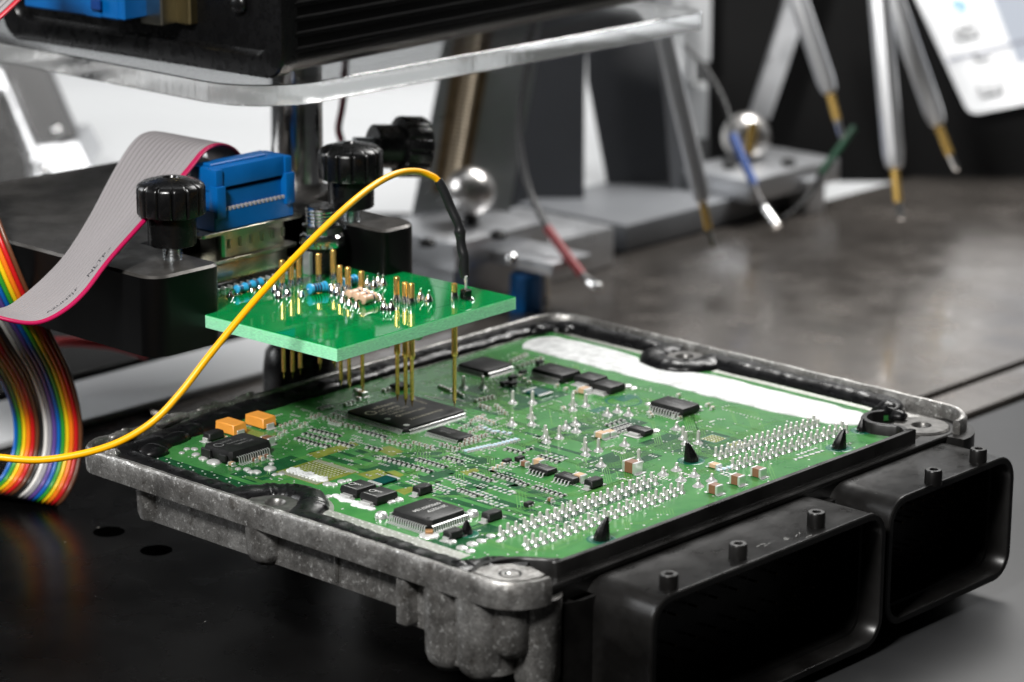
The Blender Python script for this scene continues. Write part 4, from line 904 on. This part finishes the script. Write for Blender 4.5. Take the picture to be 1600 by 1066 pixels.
# small print running along the cable beside the magenta edge
def ribbon_text(body, s0, length, t, h, flip=False):
    v, f = text_geo(body, 1.0); xs = [p[0] for p in v]; ys = [p[1] for p in v]; x0, x1 = min(xs), max(xs); y0, y1 = min(ys), max(ys)
    cum = [0]
    for i in range(1, len(ra)): cum.append(cum[-1] + (ra[i] - ra[i - 1]).length)
    out = []
    for x, y, z in v:
        u = (x - x0) / (x1 - x0); s = s0 - u * length; i = max(1, min(len(cum) - 1, next((k for k, q in enumerate(cum) if q >= s), len(cum) - 1)))
        k = (s - cum[i - 1]) / max(1e-6, cum[i] - cum[i - 1]); tt = t + h * ((y - y0) / (y1 - y0) - .5)
        p = ra[i - 1].lerp(rb[i - 1], tt).lerp(ra[i].lerp(rb[i], tt), k); w = (rb[i] - ra[i]).normalized(); tg = (ra[i] - ra[i - 1]).normalized()
        nn = tg.cross(w).normalized()
        if nn.dot(CAM - p) < 0: nn = -nn
        out.append(p + nn * 0.72)
    g = G(); g.add(out, f); g.build("cable_print", INKB, RC, angle=0)
cumlen = 0; target = at(0, 0)  # arc length where the print sits
L_ = [0]
for i in range(1, len(ra)): L_.append(L_[-1] + (ra[i] - ra[i - 1]).length)
def s_of(px): return min(range(len(ra)), key=lambda i: abs(800 + (ra[i] - CAM).dot(CR) / (ra[i] - CAM).dot(CF) * FPX - px) + (0 if i > len(ra) * .4 else 999))
ribbon_text("AZUNTJ.P", L_[s_of(82)], L_[s_of(82)] - L_[s_of(134)], 0.17, 0.055)
ribbon_text("NLTP.-", L_[s_of(152)], L_[s_of(152)] - L_[s_of(184)], 0.16, 0.05)
# plug: tin shell with dimples, flange and blue clamp body
BX0, BX1, BY0, BY1, BZ = 42.6, 72.4, 143.6, 155.4, 49.4
g = G(); g.prism(rrect(45.4, 144.6, 70.6, 154.4, 2.0, 4), 41.2, 48.8); sl = g.build("plug_shell", BRASSY, RC)
for i in range(6):
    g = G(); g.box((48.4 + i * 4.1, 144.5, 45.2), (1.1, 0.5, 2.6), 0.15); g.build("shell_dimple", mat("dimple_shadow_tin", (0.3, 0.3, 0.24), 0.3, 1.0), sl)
g = G(); g.prism(rrect(37.0, 143.2, 76.0, 155.8, 1.6, 4), 48.5, 49.4, bev=0.1); fl_ = g.build("plug_flange", BRASSY, RC)
for xx in (39.6, 73.8):
    g = G(); g.lathe((xx, 149.4, 49.4), [(1.8, 0), (1.7, .05), (1.5, .02), (.1, .02)], 16); g.build("screw_hole", BLK, fl_)
BP = place("blue_plug_body", None, RC, (60, 147, BZ))
g = G(); g.box(((BX0 + BX1) / 2, (BY0 + BY1) / 2, BZ + 3.0), (BX1 - BX0, BY1 - BY0, 6.0), 0.35); g.build("plug_base", BLUE, BP)
g = G(); g.box(((BX0 + BX1) / 2, (BY0 + BY1) / 2 + .5, BZ + 8.6), (BX1 - BX0 - 2.0, BY1 - BY0 - 1.6, 5.2), 0.25); g.build("plug_middle", BLUE, BP)
g = G(); g.box(((BX0 + BX1) / 2, (BY0 + BY1) / 2 + 1.4, BZ + 11.6), (BX1 - BX0 - 3.5, BY1 - BY0 - 3.0, 1.6), 0.1); g.build("cable_slot", mat("slot_dark_blue", (0, 0.02, 0.08), .5), BP)
g = G(); g.box(((BX0 + BX1) / 2, (BY0 + BY1) / 2, BZ + 15.0), (BX1 - BX0 - 3.0, BY1 - BY0 - 0.6, 5.6), 0.5, seg=2, taper=0.05); g.build("plug_cover", BLUE, BP)
g = G(); g.box(((BX0 + BX1) / 2 - 2, (BY0 + BY1) / 2, BZ + 18.0), (BX1 - BX0 - 9.0, 3.4, 0.9), 0.3); g.build("cover_rib", BLUE, BP)
for sx in (BX0 + 1.9, BX1 - 1.9):
    g = G(); g.box((sx, BY0 + 0.8, BZ + 8.4), (3.4, 3.4, 9.0), 0.4, seg=2); g.build("clamp_ear", BLUE, BP)
    g = G(); g.box((sx, (BY0 + BY1) / 2 - .6, BZ + 14.4), (2.6, BY1 - BY0 - .8, 6.4), 0.45, seg=2); g.build("clamp_latch", BLUE, BP)
for i in range(15):
    g = G(); g.box((BX0 + 4.2 + i * 1.57, BY0 + 0.35, BZ + 6.1), (0.9, 1.0, 1.0), 0.1); g.build("contact_tooth", GREYW, BP)
# rainbow ribbon at the left edge
RB_ = thing("rainbow_ribbon_cable", "sixteen-colour rainbow ribbon cable hanging in a loop at the left edge", "ribbon cable", at(60, 800, ZT))
RCOL = [mat("wire_brown", (0.13, 0.045, 0.02), .36), mat("wire_red", (0.55, 0.01, 0.012), .36), mat("wire_orange", (0.85, 0.19, 0.01), .36), mat("wire_yellow", (0.85, 0.58, 0.01), .36), mat("wire_green", (0.03, 0.30, 0.03), .36),
        mat("wire_blue", (0.005, 0.12, 0.45), .36), mat("wire_violet", (0.11, 0.06, 0.28), .36), mat("wire_grey", (0.28, 0.27, 0.3), .36), mat("wire_white", (0.75, 0.73, 0.7), .36), mat("wire_black", (0.012, 0.012, 0.012), .36)]
A = [(-62, 190, 810), (-30, 262, 802), (-4, 330, 796), (20, 392, 794), (50, 462, 800), (84, 525, 815), (110, 580, 834), (126, 640, 849), (129, 692, 853), (123, 736, 852), (110, 768, 850), (94, 788, 852), (74, 789, 862), (45, 773, 872), (0, 755, 880), (-80, 740, 884)]
B = [(-160, 300, 810), (-135, 350, 802), (-112, 405, 796), (-88, 455, 794), (-62, 505, 800), (-30, 553, 815), (0, 596, 834), (18, 644, 849), (21, 690, 853), (12, 724, 852), (-2, 748, 850), (-22, 762, 852), (-46, 764, 862), (-75, 755, 872), (-112, 742, 880), (-190, 730, 884)]
a, b = ribbon_paths(A, B, 6); ribbon(a, b, 16, RCOL, RB_)
# second grey ribbon at the top left corner, plugged into the box
R2 = thing("grey_ribbon_cable", "short piece of grey ribbon cable with red edge in the top left corner", "ribbon cable", pd(0, 20, 800))
A = [(-60, 90, 760), (-15, 45, 770), (15, 18, 778), (45, -12, 786), (90, -60, 800)]
B = [(-120, 40, 770), (-75, -5, 780), (-48, -32, 788), (-20, -62, 796), (25, -110, 810)]
a, b = ribbon_paths(A, B, 5); ribbon(a, b, 12, [mat("red_edge", (0.45, 0.004, 0.02), .4)] + [GREYW] * 11, R2)
# yellow jumper wire
YW = thing("yellow_jumper_wire", "yellow jumper wire arching from the left edge to the adapter board", "wire", (HX.x, HX.y, AZ + 4))
hdist = (HX - CAM).dot(CF)
yp = [(-60, 706, 722), (0, 715, 722), (62, 719, 721), (130, 709, 720), (188, 690, 719), (240, 658, 719), (282, 614, 721), (330, 552, 724), (398, 470, 730), (470, 393, 740), (530, 334, 752), (578, 294, 765), (618, 272, 776), (652, 268, 785), (678, 277, 789), (688, 288, 790)]
g = G(); g.tube(spline([pd(*p) for p in yp], 8), 0.92, 14); g.build("insulation", YEL, YW, angle=60)
bp_ = [(684, 281, 790), (694, 300, 790.5), (704, 324, 791), (716, 350, 791), (719, 366, 791.5), (721, 385, 792), (725, 402, 792), (725, 418, 792.5), (727, 434, 793)]
pts = spline([pd(*p) for p in bp_], 6); rnd = random.Random(6); wv = [rnd.uniform(-.05, .06) for _ in range(12)]
def shr(u): return (1.35 + .28 * math.exp(-((u - .47) / .05) ** 2) - .12 * math.exp(-((u - .40) / .05) ** 2) + .1 * math.exp(-((u - .72) / .04) ** 2) + .05 * math.sin(u * 31) * (u > .4)) * (0.9 if u < .02 or u > .985 else 1)
g = G(); g.tube(pts, [shr(i / (len(pts) - 1)) for i in range(len(pts))], 16); g.build("heat_shrink_sleeve", mat("black_heat_shrink", (0.012, 0.012, 0.013), .28, bump=.05, bump_scale=.7), YW, angle=70)
e = pd(727, 434, 793); g = G(); g.tube([e, Vector((HX.x, HX.y, AZ + 5.0))], 0.5, 10); g.build("wire_end_pin", TIN, YW)

# ------------------------------------------------------------------ acrylic shelf and the black box on it
AC = thing("acrylic_shelf", "clear acrylic shelf with polished edges carrying the black box", "shelf", (150, 240, 80))
co = arc(62.5 + 24, 146 + 24, 24, 180, 270, 12) + arc(262 - 7, 146 + 7, 7, 270, 360, 6) + [(262, 320), (62.5, 320)]
g = G(); g.loft([[Vector((p[0], p[1], z)) for p in (inset_poly(co, i))] for i, z in ((0.3, 80.0), (0, 80.3))], True, False); g.loft([[Vector((p[0], p[1], z)) for p in co] for z in (80.3, 85.9)], False, False, 1); g.loft([[Vector((p[0], p[1], z)) for p in (inset_poly(co, i))] for i, z in ((0, 85.9), (0.3, 86.2))], False, True)
_bm = None; g.build("shelf_plate", [ACR, ACRE], AC, angle=25)
BX = thing("interface_box", "black ribbed metal box with bezel end on the clear shelf", "electronics box", (76, 152, 86.4))
th = math.radians(4.2)
def bl(x, y, z): return Vector((76.5 + x * math.cos(th) - y * math.sin(th), 151.5 + x * math.sin(th) + y * math.cos(th), 86.5 + z))
def boxsec(x, ins, r, y1=118, h=62): return [bl(x, a, b) for a, b in rrect(ins, ins, y1 - ins, h - ins, r, 5)]
g = G(); g.loft([boxsec(5, 0.8, 6), boxsec(176, 0.8, 6)]); g.build("box_body", BLKA, BX, angle=30)
for k in range(9):
    z = 8 + k * 4.4; g = G(); g.loft([[bl(x, y, zz) for y, zz in ((0.9, z - .9), (-0.1, z - .5), (-0.1, z + .5), (0.9, z + .9))] for x in (5.2, 176)]); g.build("cooling_rib", BLKA, BX)
g = G(); g.loft([boxsec(6.2, 0.0, 7), boxsec(0.6, 0.0, 7), boxsec(0.0, 0.5, 6.8), boxsec(0.0, 6, 5), boxsec(0.8, 6.6, 5), boxsec(3.2, 7.2, 4.5)], True, True); g.build("end_bezel", BLK, BX, angle=40)
def onx(px, py, lx):
    d = CF + CR * ((px - PW / 2) / FPX) - CU * ((py - PH / 2) / FPX); o = bl(lx, 0, 0); n = Vector((math.cos(th), math.sin(th), 0))
    return CAM + d * ((o - CAM).dot(n) / d.dot(n))
def lslab(g, pc, sx, sy, sz, bev, mi=0): g.box(pc, (sx, sy, sz), bev, mi, rz=th)
q = onx(252, 4, -2); g = G(); lslab(g, q, 9, 9, 12, 0.5); sh_ = g.build("panel_socket_shell", BRASSY, BX)
q = onx(288, 2, 2); g = G(); lslab(g, q, 4, 8, 13, 0.5); g.build("panel_socket_flange", mat("tarnished_brass", (0.35, 0.28, 0.14), .35, 1.0), BX)
q = onx(372, 6, 2.5); g = G(); g.sphere(q, 3.2, 16, 10, sc=(.5, 1, 1)); g.build("bezel_screw", BLK, BX)
PB = thing("blue_cable_plug", "blue ribbon plug in the end of the black box at the top edge", "plug", onx(180, 10, -10))
q = onx(132, -14, -10); g = G(); lslab(g, q, 12, 40, 12, 0.6); g.build("plug_body", BLUE, PB)
q = onx(158, 1, -13); g = G(); lslab(g, q, 7, 6.5, 9, 0.4); g.build("plug_latch", BLUE, PB)
q = onx(196, 4, -10); g = G(); lslab(g, q, 11, 10, 8.5, 0.5); g.build("plug_end", BLUE, PB)
q = onx(120, 15, -8)
for i in range(8):
    g = G(); lslab(g, q + Vector((-math.sin(th), math.cos(th), 0)) * (i - 3.5) * 1.3, 1.2, 0.8, 1.0, 0.1); g.build("contact_tooth", GREYW, PB)
q = onx(150, 7, -17.2); g = G(); lslab(g, q, 1.0, 3.8, 3.2, 0.2); g.build("latch_window", mat("navy_plastic", (0, .03, .16), .4), PB)

# ------------------------------------------------------------------ things behind, out of focus
def slab(g, pts, dist, th_, mi=0):
    f = [pd(px, py, dist) for px, py in pts]; n = len(f); b = [p + FWD * th_ for p in f]
    return g.loft([f, b], True, True, mi)
S1 = thing("probe_stand", "grey leaning stand with bronze threaded slot and steel ball behind the yellow wire", "stand", at(740, 470, ZT), "probe stands with steel balls")
g = G(); slab(g, [(742, -140), (886, -140), (838, 100), (792, 352), (640, 352), (690, 100)], 1112, 14); g.build("upright", ALU2, S1)
g = G(); slab(g, [(752, -140), (812, -140), (764, 100), (728, 300), (676, 300), (706, 100)], 1109, 4); g.build("thread_slot", RUST, S1)
p0, p1 = pd(772, -100, 1107), pd(704, 292, 1107); pts = [p0.lerp(p1, i / 120) for i in range(121)]
g = G(); g.tube(pts, [3.4 if i % 2 else 2.7 for i in range(121)], 12); g.build("threaded_rod", mat("worn_thread", (.4, .34, .26), .4, .9), S1)
q = pd(735, 299, 1086); g = G(); g.sphere(q, 9.4, 28, 18); g.build("steel_ball", mat("satin_ball", (.62, .6, .58), .3, 1.0), S1)
g = G(); g.tube([q, q + Vector((0, 0, -14))], 3.2, 14); g.build("ball_stem", BLK, S1)
def blk(name, px, py, z0, sx, sy, h, m, parent, bev=0.8):
    c = at(px, py, z0); g = G(); g.box((c.x, c.y, z0 + h / 2), (sx, sy, h), bev, seg=2); return g.build(name, m, parent)
blk("foot_block", 760, 430, ZT, 92, 52, 16, ALU2, S1); blk("clamp_block", 720, 392, ZT + 16, 52, 44, 11, ALU2, S1); blk("slide_block", 838, 412, ZT + 16, 22, 36, 5, ALU2, S1)
for px, py in ((668, 384), (778, 372)):
    c = at(px, py, ZT + 27); g = G(); g.lathe((c.x, c.y, ZT + 27), [(3.0, 0.0), (2.9, 2.0), (2.4, 2.4), (1.2, 2.4), (1.1, 1.4)], 14); g.build("clamp_screw", BLK, S1)
q = at(800, 415, ZT + 14); g = G(); g.sphere(pd(800, 406, 1062), 2.6, 14, 8); g.build("clamp_screw", STEEL, S1)
q = at(822, 483, ZT); g = G(); g.lathe((q.x, q.y, ZT), [(6.2, 0.0), (6.2, 13.5), (5.4, 14.2)], 10); o = g.build("blue_stopper", mat("bright_blue_plastic", (0.0, 0.2, 0.62), 0.4), None, q, angle=25); tag(o, "small blue stopper standing on the steel plate behind the adapter board", "stopper")
g = G(); g.tube([q + Vector((RGT.x * 7.4, RGT.y * 7.4, 1)), q + Vector((RGT.x * 7.4, RGT.y * 7.4, 13))], 1.2, 10); g.build("chrome_pin", STEEL, o)
PA = thing("dark_metal_sheet", "tall dark grey panel behind the grey leaning stand", "panel", pd(850, 375, 1200))
g = G(); slab(g, [(780, -30), (920, -30), (914, 130), (912, 378), (760, 378)], 1205, 9); g.build("panel_sheet", DGREY, PA)
g = G(); slab(g, [(760, 378), (912, 378), (905, 392), (765, 392)], 1200, 22); g.build("panel_foot", BLK, PA)
PB2 = thing("slanted_metal_sheet", "grey slanted panel on a metal foot behind the first silver probe", "panel", pd(1000, 350, 1225))
g = G(); slab(g, [(914, -30), (1048, -30), (1052, 120), (1066, 318), (950, 322), (948, 285), (918, 128)], 1232, 10); g.build("panel_sheet", DGREY, PB2)
g = G(); slab(g, [(1023, -30), (1051, -30), (1078, 330), (1052, 330)], 1222, 8); g.build("side_rail", GREYP, PB2)
blk("panel_foot", 1010, 345, ZT, 96, 60, 11, GREYP, PB2)
S2 = thing("second_probe_stand", "silver stand with steel ball behind the blue-sleeved wire", "stand", at(1190, 330, ZT), "probe stands with steel balls")
g = G(); slab(g, [(1268, -140), (1300, -140), (1246, 60), (1203, 188), (1172, 182), (1214, 50)], 1262, 9); g.build("upright", ALU2, S2)
q = pd(1166, 214, 1240); g = G(); g.sphere(q, 10.6, 28, 18); g.build("steel_ball", mat("satin_ball"  , (.62, .6, .58), .3, 1.0), S2)
g = G(); g.tube([pd(1178, 190, 1228), pd(1170, 240, 1228)], 2.2, 10); g.build("brass_pin", GOLD, S2)
blk("foot_block", 1150, 322, ZT, 60, 40, 10, GREYP, S2); blk("clamp_block", 1188, 290, ZT + 10, 62, 38, 10, ALU2, S2)
for px, py in ((1140, 262), (1232, 258)):
    c = at(px, py, ZT + 20); g = G(); g.lathe((c.x, c.y, ZT + 20), [(3.0, 0.0), (2.9, 2.0), (2.4, 2.4), (1.2, 2.4), (1.1, 1.4)], 14); g.build("clamp_screw", BLK, S2)
blk("front_post", 1258, 330, ZT, 12, 12, 15, ALU2, S2)
def probe(pts, dist, r, label):
    (a, b, c_, d) = [pd(px, py, dist) for px, py in pts]
    t = thing("silver_probe", label, "probe", d, "silver hand probes with gold tips")
    ax = (b - a).normalized()
    g = G(); g.tube([a, b - ax * 6, b - ax * 1.0, b], [r, r, r * 0.8, r * 0.55], 8); g.build("probe_barrel", SILV, t, angle=20)
    g = G(); g.tube([b, c_], r * 0.42, 12); g.build("gold_sleeve", GOLD, t)
    g = G(); g.tube([c_, d - (d - c_) * .08, d], [r * 0.3, r * 0.3, r * .12], 10); g.build("probe_tip", STEEL, t)
probe([(1030, 20), (1098, 316), (1107, 359), (1116, 390)], 1075, 3.5, "silver probe pointing at the plate beside the clear shelf's right end")
probe([(1224, -70), (1297, 146), (1308, 188), (1316, 216)], 1150, 3.9, "silver probe whose tip meets the green wire")
probe([(1366, -90), (1398, 264), (1403, 316), (1408, 344)], 1120, 4.4, "longest silver probe hanging nearly upright before the black cabinet")
probe([(1362, -100), (1466, 196), (1484, 242), (1496, 266)], 1180, 4.2, "silver probe leaning towards the lit screen")
def wire(name, label, segs, cat="wire"):
    t = thing(name, label, cat, pd(*segs[-1][0][-1]))
    for pts, r, m_, nm in segs:
        g = G(); g.tube(spline([pd(*p) for p in pts], 6), r, 10); g.build(nm, m_, t, angle=60)
wire("red_sleeved_wire", "thin dark wire with red sleeve and bright tip behind the adapter board", [([(842, 20, 1100), (822, 110, 1095), (812, 180, 1090), (814, 240, 1085), (830, 305, 1078), (858, 360, 1068)], 1.35, mat("dark_grey_wire", (.02, .02, .022), .4), "insulation"),
     ([(855, 356, 1068), (882, 394, 1062), (910, 430, 1056)], 1.75, mat("red_sleeve", (.30, .012, .018), .4), "sleeve"), ([(908, 428, 1056), (928, 446, 1052)], 1.3, mat("smoked_sleeve", (.12, .11, .11), .3), "clear_sleeve"), ([(922, 442, 1053), (931, 447, 1051), (939, 450, 1050)], 1.9, STEEL, "wire_tip")])
wire("blue_sleeved_wire", "thin black wire with blue sleeve and bright tip before the second stand", [([(1070, 70, 1190), (1105, 110, 1180), (1132, 160, 1170), (1148, 214, 1160)], 0.9, BLK, "insulation"), ([(1145, 212, 1160), (1162, 252, 1152), (1179, 290, 1145)], 1.8, mat("blue_sleeve", (.015, .09, .4), .4), "sleeve"),
     ([(1178, 288, 1145), (1186, 310, 1141), (1197, 328, 1138)], 1.3, mat("smoked_sleeve", (.12, .11, .11), .3), "clear_sleeve"), ([(1195, 326, 1138), (1205, 340, 1135), (1214, 353, 1132)], 1.7, STEEL, "wire_tip")])
wire("green_sleeved_wire", "dark wire with green sleeve beside the second stand", [([(1334, 200, 1180), (1316, 226, 1176), (1282, 272, 1170)], 1.5, mat("green_sleeve", (.0, .045, .018), .4), "sleeve"), ([(1282, 272, 1170), (1274, 292, 1168), (1250, 322, 1162), (1222, 344, 1158)], 1.2, BLK, "insulation")])
wire("dark_red_wire", "thin dark red wire running down behind the chrome post", [([(548, -80, 985), (545, 30, 985), (541, 110, 985), (535, 165, 985), (529, 200, 985), (534, 222, 985)], 1.3, DKRED, "insulation")])
wire("red_wire", "blurred red wire low behind the black holder arm", [([(60, 536, 960), (110, 534, 960), (150, 537, 962), (185, 542, 965), (230, 556, 968)], 1.6, mat("red_wire_pvc", (.35, .01, .012), .4), "insulation")])
MO = thing("black_cabinet", "large black cabinet filling the upper right background", "cabinet", pd(1440, 330, 1290))
g = G(); slab(g, [(1106, -24), (2100, -24), (2100, 180), (1600, 298), (1440, 334), (1278, 306), (1108, 296)], 1300, 110); g.build("cabinet_shell", mat("black_lacquer", (.002, .002, .0022), .6, spec=.15), MO)
SCN = thing("tablet_screen", "tilted bright white screen with faint letters at the top right corner", "screen", pd(1520, 178, 1282))
sp_ = [(1384, -106), (1505, 158), (1509, 167), (1514, 174), (1521, 177), (1530, 177), (1760, 132), (1640, -150)]
g = G(); slab(g, sp_, 1284, 4); g.build("screen_glass", mat("lit_screen", (.8, .8, .8), .3, emit=(.96, .98, 1), emit_str=0.55), SCN)
g = G(); slab(g, [(1545, -20), (1590, 98), (1720, 70), (1660, -60)], 1283.4, 0.3); g.build("grey_field", mat("screen_grey", (.3, .32, .36), .3, emit=(.55, .6, .68), emit_str=.5), SCN)
g = G(); slab(g, [(1480, 92), (1482, 97), (1700, 42), (1698, 37)], 1283.2, 0.2); g.build("screen_line", mat("screen_line_grey", (.2, .2, .22), .3, emit=(.3, .32, .4), emit_str=.5), SCN)
def scr_text(body, px, py, size, m_):
    v, f = text_geo(body, size); o = pd(px, py, 1283); ex = (pd(px - 42, py - 100, 1283) - o).normalized(); ey = (pd(px + 98, py - 20, 1283) - o).normalized() * -1
    g = G(); g.add([o + ex * x + ey * y for x, y, z in v], f); g.build("screen_letter", m_, SCN, angle=0)
SL = mat("screen_letter_ink", (.03, .03, .035), .5)
for ch, px, py in (("E", 1550, 142), ("r", 1530, 90), ("B", 1512, 52)): scr_text(ch, px, py, 15, SL)
g = G(); slab(g, [(1484, 8), (1494, -2), (1512, 6), (1506, 24), (1496, 14)], 1283.2, .2); g.build("screen_emblem", mat("pale_blue_emblem", (.2, .4, .5), .4, emit=(.5, .72, .8), emit_str=.5), SCN)
WB = thing("white_block", "pale block half hidden behind the clear shelf's right end", "block", pd(1088, 215, 1290))
g = G(); slab(g, [(1056, -200), (1114, -200), (1110, 96), (1068, 96)], 1275, 20); slab(g, [(1068, 138), (1106, 138), (1104, 216), (1070, 216)], 1280, 16); slab(g, [(1070, 90), (1080, 90), (1080, 140), (1070, 140)], 1282, 10); g.build("block_body", PAPER, WB)
S3 = thing("rear_bracket", "blurred dark bracket with grey metal foot in the far left background", "bracket", pd(80, 285, 1250))
g = G(); slab(g, [(-60, 60), (70, 100), (82, 130), (118, 214), (60, 226), (20, 130), (-60, 90)], 1262, 10); g.build("dark_plate", mat("bracket_dark", (.03, .03, .032), .4), S3)
g = G(); slab(g, [(-20, 108), (0, 108), (62, 250), (40, 262)], 1250, 10); g.build("leaning_bar", ALU2, S3)
g = G(); slab(g, [(30, 232), (120, 222), (140, 262), (110, 284), (30, 292)], 1255, 40); g.build("metal_foot", ALU2, S3)
for px, py in ((88, 205), (70, 266)): g = G(); g.sphere(pd(px, py, 1244), 2.6, 14, 8); g.build("foot_screw", STEEL, S3)
g = G(); slab(g, [(-80, 130), (0, 150), (40, 250), (46, 300), (-80, 310)], 1235, 30); g.build("black_block", BLK, S3)
